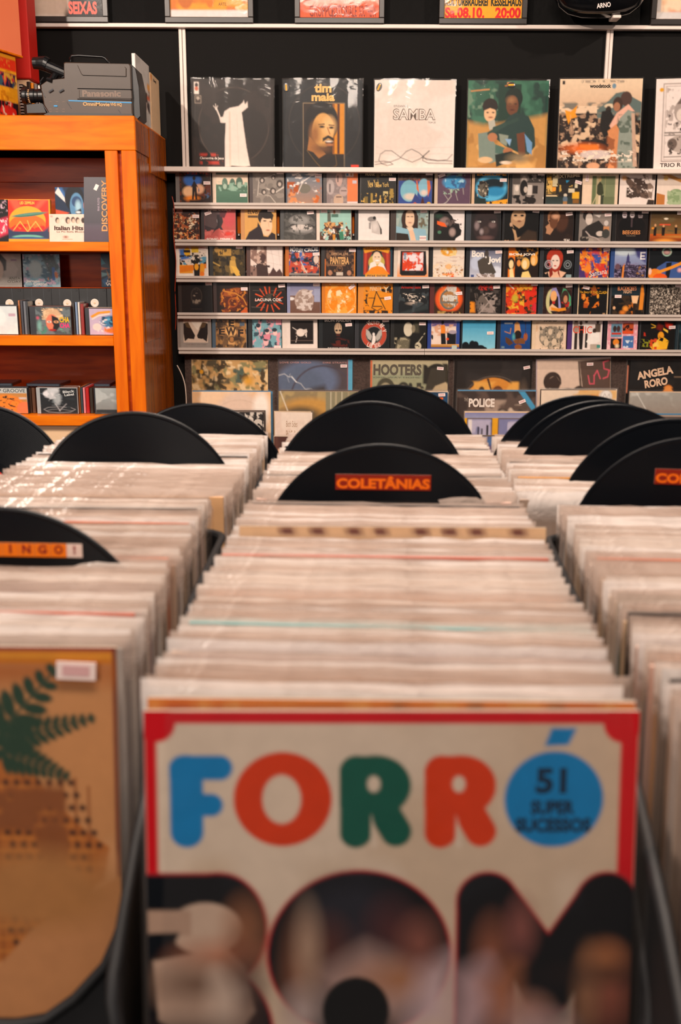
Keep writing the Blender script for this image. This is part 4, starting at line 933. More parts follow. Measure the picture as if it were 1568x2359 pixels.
# ------------------------------------------------------------------ stepped rack of albums below the disc rails
TIER = [(3.99, 827), (3.80, 899), (3.63, 948), (3.47, 1006)]
tz = []
for Y, y in TIER:
    tz.append(P(784, y, Y)[1] - .322)
rr = empty('record_rack', (.6, 4.0, 0), label='dark stepped display rack holding rows of albums below the disc rails', cat='rack')
def rrb(mb, name, mat): return mb.build(name, M[mat], rr, loc=(-.6, -4.0, 0))
for (Y, y), z in zip(TIER, tz):
    rrb(MB().box(-.62, 1.75, Y - .055, Y + .05, z - .018, z - .001, .002), 'shelf', 'black')
    rrb(MB().box(-.62, 1.75, Y - .060, Y - .055, z - .018, z + .03, .001), 'shelf_lip', 'black')
rrb(MB().box(-.64, -.62, 3.38, 4.03, 0, .58, .003), 'end_panel', 'black')
rrb(MB().box(1.75, 1.77, 3.38, 4.03, 0, .58, .003), 'end_panel', 'black')
rrb(MB().box(-.62, 1.75, 4.015, 4.032, 0, P(784, 816, WY)[1] - .001, .0), 'felt_back', 'felt')

RACKLP = [
# tier, px left, px right (of the card), top y, lean-sideways, label, spec, extra behind, stickers
(0, 438, 615, 830, .004, 'album with mottled ochre and green leaf print, left of the back row', 'b c89c60;n 8c8458 9 .5;n 5c5038 7 .6 0 0 50 30;n 4c5c50 8 .6 40 10 100 60;n e0b070 10 .58;n e8c898 12 .64;n 4c3c24 14 .66;n 3c3424 6 .58 0 14 30 40;E 74 26 6 5 e0a030;e 13 15 2.4 2.6 f0a820', 3),
(0, 640, 812, 829, 0, 'slate blue album with lightning bolt and pale blue edge strip', 'b 50464a;E 40 26 40 24 64708c;E 30 40 22 14 7c90b0;E 30 30 30 20 5c6880;o 60 52 44 2 4c4450;l .8 f0ece8 0 20 8 18 14 22 18 21 24 28 30 30 36 37 44 36 50 41;l .6 e8e4e8 14 22 16 18;l .6 d8dce8 12 22 14 28;l 1.2 f0f0f4 18 22 24 28;P 3c3638 44 36 62 32 66 40 40 42;r 93.6 0 100 100 5ca8c8;r 93 0 93.6 100 b04838;t 2 3 44 5 c89088 LOVE_OVER_GOLD 0;t 60 3 92 5 c89088 DIRE_STRAITS 0;s 88 8', 3),
(0, 853, 1033, 831, 0, 'sepia band album with torn block capitals and a big face at right', 'b 9c9c7c;g c8b894 8c9478 0 22;n b0a888 5 .5 0 16 70 60;g 70806c 7c8870 60 100;r 0 0 2.4 100 d85c30;e 20 36 12 14 4c4838;e 20 42 9 14 a89c7c;e 16 42 2 1 38342a;e 25 42 2 1 38342a;e 52 32 2.6 4 2c2a24;p 2c2a24 47 36 56 36 57 62 47 62;e 43 34 7 7 3c3a30;e 42 38 5 7 b8a888;p 2c2a24 34 50 50 44 54 66 32 66;p 3c3a30 58 34 68 32 70 35 57 37;r 60 28 66 34 3c3a30;e 63 37 3 4 a89878;p 2c2c26 54 46 72 44 74 66 54 66;e 86 20 16 16 28241e;n 28241e 9 .45 68 4 100 30;e 90 42 12 20 c0a884;p 3c362c 78 10 100 6 100 26 84 32 76 44 70 40;r 84 42 92 44 3c342a;l 1.6 8c785c 93 44 98 58;t 4 5 66 19 5c5448 HOOTERS 2;t 4 20.6 64 22.6 6c6454 ONE_WAY_HOME 0;s 90 10 -4', 2),
(0, 1047, 1227, 832, .004, 'black album with an amber disc bearing dark scratches', 'b 221c1a;n 2c2624 4 .5;o 52 62 43 1.5 5c5048;o 52 62 46 .8 3c342e;e 51 60 38 39 d88c34;n e8a84c 5 .5 20 26 84 60;p 4c2c18 27 36 29 36 42 62 39 60;p 4c2c18 42 22 45 22 54 52 50 44;e 36 38 4 6 3c2414;e 57 40 7 9 6c3c1c;n 4c2c18 18 .6 50 34 68 60;E 90 52 5 20 6c5a4c;s 93 8 12', 2),
(0, 1243, 1416, 829, -.035, 'tilted album with three pale faces and a pink scrawled word', 'b e0c4b0;r 0 0 1 100 5c5890;r 0 0 100 1 b0a0b8;p 5c463c 58 4 100 2 100 100 60 100 66 60;p 4c3a32 56 4 58 4 62 40 60 50;E 42 60 8 18 4c3c34;e 22 28 12 12 3c2c26;e 24 44 11 22 e4c4ac;p 3c2c26 12 28 26 20 34 30 30 38 18 36 16 46;e 34 44 2 1 3c2c26;p e0c0a8 12 60 32 56 36 78 8 78;e 58 44 9 10 3c2e28;e 58 58 9 16 dcbca4;r 52 54 56 56 4c3a32;r 60 54 64 56 4c3a32;e 46 60 2 4 d0ac94;e 70 60 2 4 d0ac94;l 1.4 3c2e28 52 70 64 70;e 88 52 9 8 2c221e;e 88 62 8 14 d0b4a0;e 78 60 2.4 5 c8a890;r 90 60 94 62 4c3a32;l 1.4 e8586c 70 22 72 32 78 32 78 22;l 1.4 e8586c 78 22 82 16 86 26;l 1.4 e8586c 97 4 90 6 91 14 98 16 96 24 90 26;s 72 8', 3),
(0, 1448, 1640, 832, 0, 'black album with cream slanting block title and a small orange portrait', 'b 181616;n 221e1c 4 .5;r 0 6 1.6 40 d88468;e 51 40 7 10 e88838;r 44 34 58 38 181616;e 48 40 1.2 1 4c2010;e 54 40 1.2 1 4c2010;e 51 45 3 1 fff0e0;p c8bcb4 38 60 44 50 58 50 66 60;e 51 41 6 9 f09848;e 48 40 1.2 .8 4c2010;e 54 40 1.2 .8 4c2010;e 51 45 3 .8 fff0e0;l .8 c8a080 58 20 100 20;l .8 c8a080 25 38 25 60;t 12 10 56 20 e8c0a0 ANGELA 2 11;t 22 22 50 32 e8c0a0 RORO 2 10', 1),
(1, 440, 622, 904, 0, 'glare-washed album with a pale peach cover, left of the middle row', 'b ecc8a4;n e8b888 4 .5;E 60 40 34 40 e0c4b0;o 60 52 42 .8 c8a890;E 88 20 10 20 f8ece0', 2),  # the glare is put into the print colours of this cover
(1, 640, 822, 903, .003, 'album showing a dim room of ochre light and book spines', 'b 94805c;n b09868 7 .5;E 40 20 34 12 c89448;r 60 0 100 60 8c8468;r 66 0 67 60 d8ccb0;r 72 0 74 60 b8a888;r 80 0 81 60 d8ccb0;r 88 0 90 60 a89878;E 28 30 26 12 685438;l 1.2 e8dcc8 2 0 18 40', 2),
(1, 860, 1032, 905, 0, 'navy album with orange capitals, mostly hidden by a black record', 'b 1c3c58;n 24486a 5 .5;t 76 6 94 17 f06820 NIGHT 2;t 86 21 94 24 a8b8b8 RODGER 0;s 92 3 3', 3),
(1, 1054, 1236, 903, 0, 'creased black album with white capitals and a blue corner ribbon', 'b 3c302c;n 5c4a42 6 .5;n a89080 6 .58 36 10 90 60;n d0b8a4 7 .66 50 14 96 60;p 4898c0 78 0 86 0 100 18 100 28;t 9 8 14 12 b8a898 THE 0;t 15 8.5 48 19 ecdcd0 POLICE 2;s 83 12 22', 2),
(1, 1250, 1425, 901, -.006, 'pale album with peach scribbles and a round white sticker', 'b ecd4bc;r 50 0 76 40 e8a458;n e8b878 5 .5 40 0 100 40;l 1 b8a8c0 30 18 38 10 44 20 52 8 60 18 74 8;r 4 26 26 60 8c94b0;e 86 7 8 7 f4ece4;o 86 7 7 1 b8a8a0;l .8 8c7c74 82 8 84 4 87 9 90 4 91 9;E 90 40 8 10 c8c0d0;E 82 28 10 6 f8f0e8', 3),
(1, 1454, 1640, 906, 0, 'misty grey-brown album with an orange glow at the lower right', 'g a8a49c 8c6c58 0 60;n c8c4bc 5 .5 0 0 60 40;E 70 50 14 20 e89850;n 6c5444 5 .58 20 20 70 60;l 1 e8e4dc 8 0 40 50', 1),
(2, 470, 606, 951, 0, 'small black sleeve with silver letters at the left of the third row', 'b 242020;n d8ccc0 20 .5 50 0 100 34;t 66 8 98 30 c8bcb0 ES 2;E 84 44 12 8 c8b8d0', 3),
(2, 630, 716, 951, .012, 'blank white inner sleeve with faint handwriting', 'b e8d4c4;n e0c8b8 3 .5;l .5 b89880 30 12 34 8 36 14 32 16;t 30 10 60 17 a88468 Both_Sides 0;t 30 21 62 30 a88468 Phil_Collins 0', 1),
(2, 1072, 1240, 953, 0, 'yellow-edged album with violet sky panels and tiny figures', 'b e8a418;r 3 6 38 84 241c20;r 4 7 37 44 8484a8;r 4 40 37 84 4c4440;n b8b0c8 6 .55 5 8 36 34;r 18 16 20 34 1c1820;r 23 18 25 34 1c1820;r 30 14 33 34 1c1820;r 46 6 82 84 241c20;g 8484b0 9c9cb8 0 6;r 47 7 81 60 8080a8;n c0b8d0 6 .52 48 10 80 56;r 67 50 69 64 1c1820;r 71 52 73 64 1c1820;r 75 50 77 64 1c1820;r 90 6 100 84 4c8098;r 5 8 10 28 e8dcd8', 2),
(2, 1500, 1680, 958, 0, 'dull brown album at the right end of the third row', 'b 4c3c34;n 5c4a40 5 .5;r 0 0 100 2 b8a090', 1),
(3, 628, 720, 1008, .01, 'maroon sleeve with a torn beige price tag', 'b 4c2820;n 5c342a 5 .5;p e8b898 10 14 44 12 50 26 38 32 12 28', 1),
(3, 1104, 1180, 1008, 0, 'blue and violet sleeve low between the crates', 'b 4c6c9c;n 5c4870 5 .45;l 1.4 c8b8e0 20 30 60 70 70 40', 1),
]
for (t, xa, xb, yt, roll, lab, spec, extra) in RACKLP:
    Y = TIER[t][0]
    x0 = P(xa, yt + 40, Y - .02)[0]
    x1 = P(xb, yt + 40, Y - .02)[0]
    w = x1 - x0
    z = tz[t]
    hh = P((xa + xb) / 2, yt, Y)[1] - z
    for e in range(extra):
        dx = random.uniform(-.004, .008)
        rt = empty('record_sleeve', (x0 + dx, Y + .006 + .009 * (e + 1), z + .001), (-.05, roll * .6, 0), 'record sleeve edge just behind the %s' % lab.split(',')[0].split(' with ')[0].split(' showing ')[0] if False else None, 'record sleeve', 'stacked albums in the stepped rack')
        rt['label'] = '%s sleeve tucked behind the %s' % (('first', 'second', 'third')[e], ' '.join(lab.split(',')[0].split()[:9]))
        h2 = hh + random.uniform(-.002, .004)
        album(rt, 'b %s;n %s 5 .5' % random.choice([('c8b098', '7c6a5c'), ('4888b0', '2c5c80'), ('d8c8b8', 'a89080'), ('5c4a40', '2c2420'), ('e0c0a0', 'b08860')]), w, h2, 10, bag=(.004, .007, .006, .007), film_='clear')
    root = empty('album_sleeve', (x0, Y, z + .001), (-.05, roll, 0), lab, 'record sleeve', 'front albums in the stepped rack')
    st = album(root, spec, w, hh, 92, nx=int(92 * min(1, w / .28)) if w > .2 else 50, bag=(.005, .006, .006, .007))
    tagsticker(root, st, w, hh)
# ------------------------------------------------------------------ crates of records
YAW = math.radians(2.45)
ca, sa = math.cos(YAW), math.sin(YAW)
ZT = 1.053                 # tops of the filed sleeves
ZB = ZT - .325             # what they stand on
def B(u, v): return (u * ca + v * sa, -u * sa + v * ca)
def GB(px, py, z=ZT):
    X, Y = G(px, py, z)
    return X * ca - Y * sa, X * sa + Y * ca

tb = empty('display_table', (0, 1.1, 0), (0, 0, -YAW), label='low dark table carrying the plastic crates of records', cat='table')
MB().box(-.80, .80, -.72, .68, ZB - .040, ZB - .006, .004).build('table_top', M['table'], tb)
for sx in (-.74, .74):
    for sy in (-.66, .62):
        MB().box(sx - .03, sx + .03, sy - .03, sy + .03, 0, ZB - .040, .003).build('leg', M['table'], tb)

def crate(uc, v0, v1, rot, label, backh=.285, fronth=.14):
    cv = (v0 + v1) / 2
    x, y = B(uc, cv)
    root = empty('record_crate', (x, y, ZB - .005), (0, 0, -YAW + rot), label, 'crate', 'plastic record crates')
    hw, hd, R = .1745, (v1 - v0) / 2, .03
    pts = []
    def arc(cx, cy, a0):
        for k in range(6):
            a = a0 + k * math.pi / 10
            pts.append((cx + R * math.cos(a), cy + R * math.sin(a)))
    arc(hw - R, hd - R, 0)
    arc(-hw + R, hd - R, math.pi / 2)
    for k in range(1, 8): pts.append((-hw, (hd - R) - (2 * hd - 2 * R) * k / 8))
    arc(-hw + R, -hd + R, math.pi)
    for k in range(1, 12): pts.append(((-hw + R) + (2 * hw - 2 * R) * k / 12, -hd))
    arc(hw - R, -hd + R, 1.5 * math.pi)
    for k in range(1, 8): pts.append((hw, (-hd + R) + (2 * hd - 2 * R) * k / 8))
    def top(x_, y_):
        s = max(0.0, (y_ + hd) / (2 * hd))
        side = fronth + (backh - fronth) * min(1, s / .45) ** .6
        f = max(0, 1 - s / .10)
        return max(.035, side - f * .12 * (1 - (abs(x_) / hw) ** 3))
    n = len(pts)
    T = .004
    vs = []
    for (x_, y_) in pts:
        l = math.hypot(x_, y_)
        xi, yi = x_ * (1 - T / hw), y_ * (1 - T / hd)
        t = top(x_, y_)
        vs += [(x_, y_, 0), (x_, y_, t), (xi, yi, t), (xi, yi, .004)]
    fs = []
    for i in range(n):
        j = (i + 1) % n
        for k in range(3): fs.append((4 * i + k, 4 * j + k, 4 * j + k + 1, 4 * i + k + 1))
    fs.append(tuple(4 * i + 3 for i in range(n)))
    fs.append(tuple(4 * i for i in range(n))[::-1])
    MB().add(vs, fs).build('bin', M['crate'], root)
    rim = [(x_ * 1.0, y_ * 1.0, top(x_, y_)) for x_, y_ in pts]
    rim.append(rim[0]); rim.append(rim[1])
    MB().tube(rim, .0045, 8, False).build('rim', M['crate'], root, smooth=True)
    for zz in (.022,):
        MB().tube([(x_, y_, zz) for x_, y_ in pts] + [(pts[0][0], pts[0][1], zz)], .003, 5, False).build('rib', M['crate'], root)
    return root

crate(.002, .535, 1.175, 0, 'near middle black crate, right behind the multicoloured front album', fronth=.095)
crate(.002, 1.195, 1.70, 0, 'far middle black crate of records below the album rack')
crate(-.356, .640, 1.170, .035, 'near left black crate fronted by the fern-patterned album')
crate(-.358, 1.205, 1.70, 0, 'far left black crate in front of the wooden cabinet')
crate(.358, .420, 1.175, -.035, 'near right black crate cut off by the right edge')
crate(.342, 1.205, 1.70, 0, 'far right black crate holding three leaning black discs')

# sleeve parts in a few shared shapes
CW = .313
def bag_mesh(k):
    r = random.Random(k)
    mb = MB()
    nn = 12
    t = r.uniform(.0022, .0034)
    l, rt_ = r.uniform(.002, .005), r.uniform(.002, .009)
    ph = r.uniform(0, 6)
    for side, sg in ((0, -1), (1, 1)):
        vs, fs = [], []
        for j, z in enumerate((0, .30, .3175, .325)):
            for i in range(nn + 1):
                x = -CW / 2 - l + (CW + l + rt_) * i / nn
                e = min(i, nn - i)
                yy = sg * (t if e > 0 else 0) + (.0010 * math.sin(i * 1.3 + ph) if j > 1 else 0)
                if j == 3: yy *= .6
                zz = z + (r.uniform(-.0016, .0012) if j == 3 else 0)
                vs.append((x, yy, zz))
        W = nn + 1
        for j in range(3):
            for i in range(nn):
                fs.append((j * W + i, j * W + i + 1, (j + 1) * W + i + 1, (j + 1) * W + i))
        mb.add(vs, fs)
    return mb.mesh('sleeve_film', M['milky%d' % (k % 4)], True)
BAGS = [bag_mesh(k) for k in range(12)]
BAGC = [bag_mesh(k) for k in (20, 21, 22)]
for _m in BAGC:
    _m.materials.clear(); _m.materials.append(M['clear'])
CARD = MB().box(-CW / 2, CW / 2, -.0016, .0016, .001, .3155, .0007)
PAL = ['d8c0ac', 'c8a88c', 'e4d2c6', 'c8a890', 'd8a878', 'b8a498', 'e8dcd2', 'c09a80', 'a89080', 'dcb894', 'cfc6c0', 'b0a098', '8c7468', 'd4b0a0']
SPECIAL = {'teal': '6ca0a0', 'rust': 'b85c34', 'dark': '2a201c', 'blue': '3c4c80', 'ochre': 'c88830', 'redline': 'b86450', 'violet': '7c6074', 'brown': '6c4020', 'peachy': 'e8a870', 'navy': '28284c', 'green': '4c6450'}
CARDS = {}
def card_mesh(c):
    if c not in CARDS:
        me = CARD.mesh('sleeve_card_' + c, simple('sleeve_card_' + c, c, .55, var=.10, nscale=40))
        CARDS[c] = me
    return CARDS[c]
NMC = {'d8c0ac': 'beige', 'c8a88c': 'tan', 'e4d2c6': 'off-white', 'c8a890': 'dull brown', 'd8a878': 'peach', 'b8a498': 'taupe', 'e8dcd2': 'white', 'c09a80': 'clay', 'a89080': 'umber', 'dcb894': 'sand', 'cfc6c0': 'pale grey', 'b0a098': 'grey', '8c7468': 'dark brown', 'd4b0a0': 'dusty pink'}
ORD1 = ['', 'first', 'second', 'third', 'fourth', 'fifth', 'sixth', 'seventh', 'eighth', 'ninth']
def ordinal(n):
    return '%d%s' % (n, 'th' if 10 <= n % 100 <= 20 else {1: 'st', 2: 'nd', 3: 'rd'}.get(n % 10, 'th'))

proto = empty('record_sleeve', (0, -5, 0))
pc = link('card', card_mesh('d8c0ac'), proto)
pb = link('film_bag', BAGS[0], proto)

def fill(u0, u1, v0, v1, pitch, lean, where, anchor, skip=(), special={}, lean_end=None):
    "file sleeves one behind the other from v0 to v1"
    v, n = v0, 0
    rr_ = random.Random(int(v0 * 1000) + int(u0 * 100))
    last = None
    while v < v1:
        if any(abs(v - s) < pitch * .45 for s in skip):
            v += pitch * .6
            continue
        n += 1
        t = (v - v0) / (v1 - v0)
        u = u0 + (u1 - u0) * t + rr_.gauss(0, .0015)
        key = None
        for q, cc in special.items():
            if q == n: key = cc
        c = SPECIAL[key] if key else rr_.choice(PAL)
        root = proto.copy()
        COL.objects.link(root)
        ln = lean + ((lean_end if lean_end is not None else lean) - lean) * t + rr_.gauss(0, .004)
        zr = rr_.uniform(-.0015, .002) + (.003 if key else 0)
        h = .325
        root.location = (*B(u, v - math.sin(ln) * h), ZB + zr)
        root.rotation_euler = (-ln, rr_.gauss(0, .003), -YAW + rr_.gauss(0, .008))
        nm = key if key else NMC[c]
        root['label'] = '%s record sleeve, %s from the front in the %s' % ({'redline': 'red', 'peachy': 'bright peach', 'rust': 'rust orange'}.get(nm, nm), ordinal(n + 1), where)
        root['category'] = 'record sleeve'
        root['group'] = 'sleeves filed in the ' + where
        a = pc.copy(); a.data = card_mesh(c); a.parent = root; COL.objects.link(a)
        b_ = pb.copy(); b_.data = BAGC[n % 3] if key else BAGS[rr_.randrange(len(BAGS))]; b_.parent = root; COL.objects.link(b_)
        if key in ('dark', 'redline', 'teal', 'rust', 'ochre'):
            a.location = (0, 0, .006)
        v += pitch * rr_.uniform(.8, 1.25)
    return n

def vb(py): return GB(880, py)[1]
DISCS = [
# px centre, base y, sagitta, yaw-ish lean, label, tag text
(878, 1140, .0575, 'black record divider with an orange word strip, front of the middle row', 'COLET'),
(854, 1042, .072, 'black record divider with two long glints, second in the middle row', None),
(905, 993, .074, 'rearmost black record divider of the middle row', None),
(309, 1062, .066, 'broad black record divider in the left row, left of the wooden post', None),
(457, 997, .045, 'black record divider partly behind the broad left one', None),
(-48, 1000, .045, 'black record divider cut by the left edge, far crate', None),
(-6, 1295, .0475, 'black record divider with orange letter tiles at the left edge', 'TILES'),
(1342, 1018, .070, 'rearmost black record divider of the right row', None),
(1384, 1028, .067, 'black record divider second from the back of the right row', None),
(1410, 1046, .070, 'third black record divider from the back of the right row', None),
(1551, 1111, .078, 'large black record divider just behind the lettered one at right', None),
(1594, 1140, .066, 'black record divider with a cut-off orange word at the right edge', 'COL2'),
]
dv = {'m': [], 'l': [], 'r': []}
for (px, by, sag, lab, tg) in DISCS:
    u, v = GB(px, by)
    R = .150
    lean = .05
    key = 'l' if px < 620 else ('r' if px > 1200 else 'm')
    dv[key].append(v)
    zc = ZT + sag - R * math.cos(lean) + .004
    x, y = B(u, v + .002)
    root = empty('record_divider', (x, y, zc), (-lean, 0, -YAW + random.uniform(-.01, .01)), lab, 'record', 'vinyl records used as dividers')
    prof = [(.0036, -.0008), (.048, -.0008), (.050, -.0007), (.060, -.0009), (.144, -.0009), (.1465, -.0013), (.149, -.0010), (R, 0), (.149, .0010), (.1465, .0013), (.060, .0009), (.048, .0008), (.0036, .0008), (.0036, -.0008)]
    MB().lathe(prof, (0, 0, 0), 'Y', 96).build('vinyl', M['vinyl'], root, smooth=False)
    MB().lathe([(.0037, -.0012), (.047, -.0012), (.047, .0012), (.0037, .0012)], (0, 0, 0), 'Y', 32).build('centre_label', M['deepred'], root)
    if tg == 'COLET':
        o, _ = plate('word_strip', 'b 8c2414;t 1 10 99 92 f06c14 COLETÂNIAS 2', .1160, .0190, 20, 6, .0006, parent=root, loc=(-.0560, -.0022, R - sag + .0008))
    if tg == 'COL2':
        o, _ = plate('word_strip', 'b 8c2414;t 1 14 99 92 f06c14 COLETÂNIAS 2', .1160, .0190, 20, 6, .0006, parent=root, loc=(-.0460, -.0022, R - sag + .0080), rot=(0, .02, 0))
    if tg == 'TILES':
        strip = empty('letter_strip', (.079 - .0145 - 5 * .0152, -.0022, R - sag + .0002)); strip.parent = root
        for k, ch in enumerate('DINGO!'):
            last = ch == '!'
            o, _ = plate('letter_tile', 'b %s;t %d 12 %d 78 8c1c18 %s 2' % ('e8ccc0' if last else 'f07808', 42 if ch in 'I!' else 22, 58 if ch in 'I!' else 78, ch), (.0149 if not last else .0145), .0130, 6, 4, .0006, parent=strip, loc=(k * .0152, 0, 0))

near_m = dict({14: 'teal', 34: 'redline', 22: 'peachy', 8: 'violet', 56: 'dark'})
near_l = {12: 'violet', 21: 'rust', 33: 'rust', 40: 'dark', 6: 'redline'}
near_r = {9: 'navy', 14: 'dark', 20: 'violet', 26: 'dark', 30: 'green', 41: 'rust', 17: 'peachy', 6: 'ochre'}
vm0 = GB(880, 1612)[1] + .012
fill(.003, .002, vm0 + .008, 1.168, .0094, .11, 'near middle crate', '', dv['m'], near_m, .05)
fill(.002, .003, 1.205, 1.675, .0105, .05, 'far middle crate', '', dv['m'], {12: 'dark', 30: 'dark'}, .05)
vl0 = GB(250, 1478)[1]
fill(-.349, -.368, vl0 + .016, 1.162, .0100, .09, 'near left crate', '', dv['l'], near_l, .05)
fill(-.352, -.356, 1.215, 1.675, .0110, .05, 'far left crate', '', dv['l'], {20: 'dark'}, .05)
fill(.348, .366, .50, 1.168, .0108, .10, 'near right crate', '', dv['r'], near_r, .05)
fill(.330, .345, 1.215, 1.675, .0110, .05, 'far right crate', '', dv['r'], {18: 'dark', 30: 'violet', 8: 'ochre'}, .05)
for o in (pc, pb, proto): bpy.data.objects.remove(o)

# the checkered edge and the two fronts
def filed(name, px, py, lean, yaw, lab, spec, nx, ny, bagr=.006, hcut=.315, zup=0, w=CW, film_='clear', th=.0035):
    u, v = GB(px, py)
    h = .318
    x, y = B(u, v - math.sin(lean) * h)
    zz = ZT - h * math.cos(lean) + zup
    root = empty(name, (x - w / 2 * math.cos(-YAW + yaw), y - w / 2 * math.sin(-YAW + yaw), zz), (-lean, 0, -YAW + yaw), lab, 'record sleeve')
    st = album(root, spec, w, h - .004, ny, nx=nx, bag=(.004, bagr, .005, .006), film_=film_, th=th)
    return root, st

chk = 'b e0b890;' + ''.join('r %g 0 %g 3 5c1c24;' % (a, b_) for a, b_ in ((13, 18), (23, 28), (35, 40), (44, 48.5), (57, 62), (66, 71), (75, 80), (88.5, 93.5))) + 'r 0 3 100 100 c8a888'
filed('record_sleeve', 905, 1238, .07, .035, 'record sleeve edge checkered maroon and cream, middle of the near crate', chk, 60, 60, zup=.015)

FOR = ('b dcc8b4;n d0b8a0 3 .5;r 0 0 100 2.6 d01420;r 0 0 2.5 40 d01420;r 96.4 0 100 40 d01420;e 2.4 2.6 3.9 3.9 d01420;e 96.8 2.6 4.0 4.0 d01420;'
 'l 6.8 0c80c0 8.4 12.6 8.4 25.2;l 5.2 0c80c0 7.6 11.8 15.2 11.8;l 4.8 0c80c0 8 19.6 13.4 19.6;r 5 11 11 14 0c80c0;'
 'e 27.9 18.4 10 9.9 d83c10;e 27.7 18.4 3.9 5.1 dcc8b4;'
 'l 6.6 0c5848 42.8 12.6 42.8 25.4;e 47.0 15.6 7 6.4 0c5848;l 6.4 0c5848 46.8 18 51 25.2;r 39.5 12 46 20 0c5848;l 6.4 0c5848 42.7 12.5 46.5 12.5;e 46.4 15.2 1.3 1.7 dcc8b4;p dcc8b4 46.0 21.8 47.4 28.6 45.9 28.6;'
 'l 6.6 d83c10 60.1 12.6 60.1 25.4;e 64.3 15.6 7 6.4 d83c10;l 6.4 d83c10 64.1 18 68.3 25.2;r 56.8 12 63.3 20 d83c10;l 6.4 d83c10 60 12.5 63.8 12.5;e 63.7 15.2 1.3 1.7 dcc8b4;p dcc8b4 63.3 21.8 64.7 28.6 63.2 28.6;'
 'e 83.1 18.4 10.1 10.1 0c80c0;p 0c80c0 82.3 3.5 87.4 3.5 85.8 7.0 80.9 7.3;'
 # B: outer, then photo inside
 'e 15 46 9.8 12.2 c02c34;r -5 33.9 15 58 c02c34;e 14 70 12.2 16 c02c34;r -5 56 14 90 c02c34;e 15 46 9.3 11.7 0e1218;r -5 34.4 15 58 0e1218;e 14 70 11.7 15.5 0e1218;r -5 56 14 90 0e1218;'
 'e 12 46 7.5 5.6 c8ac98;r 0 42.0 9 47.5 b49480;p 0e1218 0 47 6.6 46.8 5 50.6 8 52.4 0 52.6;p c8a894 1 53 16 50 20 54 22 64 18 70 8 70 2 66;E 20 47 3 5 a06848;E 15 52 5 2 b87050;E 10 58 9 4 7c6050;E 20 60 3 8 4c3430;P d0b8a8 14 56 18 60 17 70 13 68;E 8 70 10 4 2c2020;'
 # O
 'e 43.6 51.6 19.2 18.3 c02c34;e 43.6 51.6 18.7 17.8 0e1218;E 42 44 10 8 242630;E 37 50 4 5 54302c;E 50 46 4 5 4c2a2c;P b09088 36 56 45 50 54 54 58 60 52 66 38 64;E 52 57 6 3 a8704c;E 31 56 2 6 8c5840;E 32 64 3 4 b8a4a0;e 43 64 7 7.5 0c1014;P c8acb0 57 54 62 52 62 66 54 68;E 56 49 3 4 8c5448;E 33 50 1 3 c8a890;'
 # M
 'l 12.8 c02c34 69.8 40.2 69.8 80;l 13 c02c34 70 40.2 83 58;l 13 c02c34 94.6 40.2 83 58;l 12.8 c02c34 94.4 40.2 94.4 80;l 11.9 0e1218 69.8 40.2 69.8 80;l 12.1 0e1218 70 40.2 83 58;l 12.1 0e1218 94.6 40.2 83 58;l 11.9 0e1218 94.4 40.2 94.4 80;p c8b4a4 75.8 57 80 66 84 68.5 88.4 60 88.4 80 75.8 80;P 0e1218 76 52 83 62 89 52 88 66 82 70 77 64;'
 'E 71 51 2 4 a06048;E 77 46 1.6 3 a06058;P b8989c 64 56 70 53 74 62 68 70 63 70;P a86848 70 58 76 54 76 66 72 68;E 79 64 3 2.6 b08070;E 81 67 4 2 b09090;E 96 60 4 7 8c5040;E 94.5 53 3 3 b07048;E 91 60 1 3 a87858;E 95 56 4 1 2c2020;'
 't 79.3 11.8 85.6 17.2 10304c 51 2;t 78.4 18.6 87.4 21.6 10304c SUPER 2;t 75.4 22.3 90.8 25.3 10304c SUCESSOS 2;r 0 99 100 100 101418')
ur, vr_ = GB(902, 1628)
ff, st = filed('album_sleeve', 911, 1624, .13, .052, 'front album with big rounded multicoloured letters inside a red border', FOR, 250, 250, bagr=.013, zup=.0)
ff['group'] = 'albums fronting the crates'
col2 = 'b e07828;n c84018 7 .5 0 0 100 3;n f0b060 18 .55 0 0 100 3 .2;n 4c4040 12 .66 40 0 100 3 .2;r 0 0 100 1 e89040'
filed('record_sleeve', 904, 1606, .125, .03, 'orange mottled sleeve edge directly behind the multicoloured front album', col2, 60, 40, zup=.002)

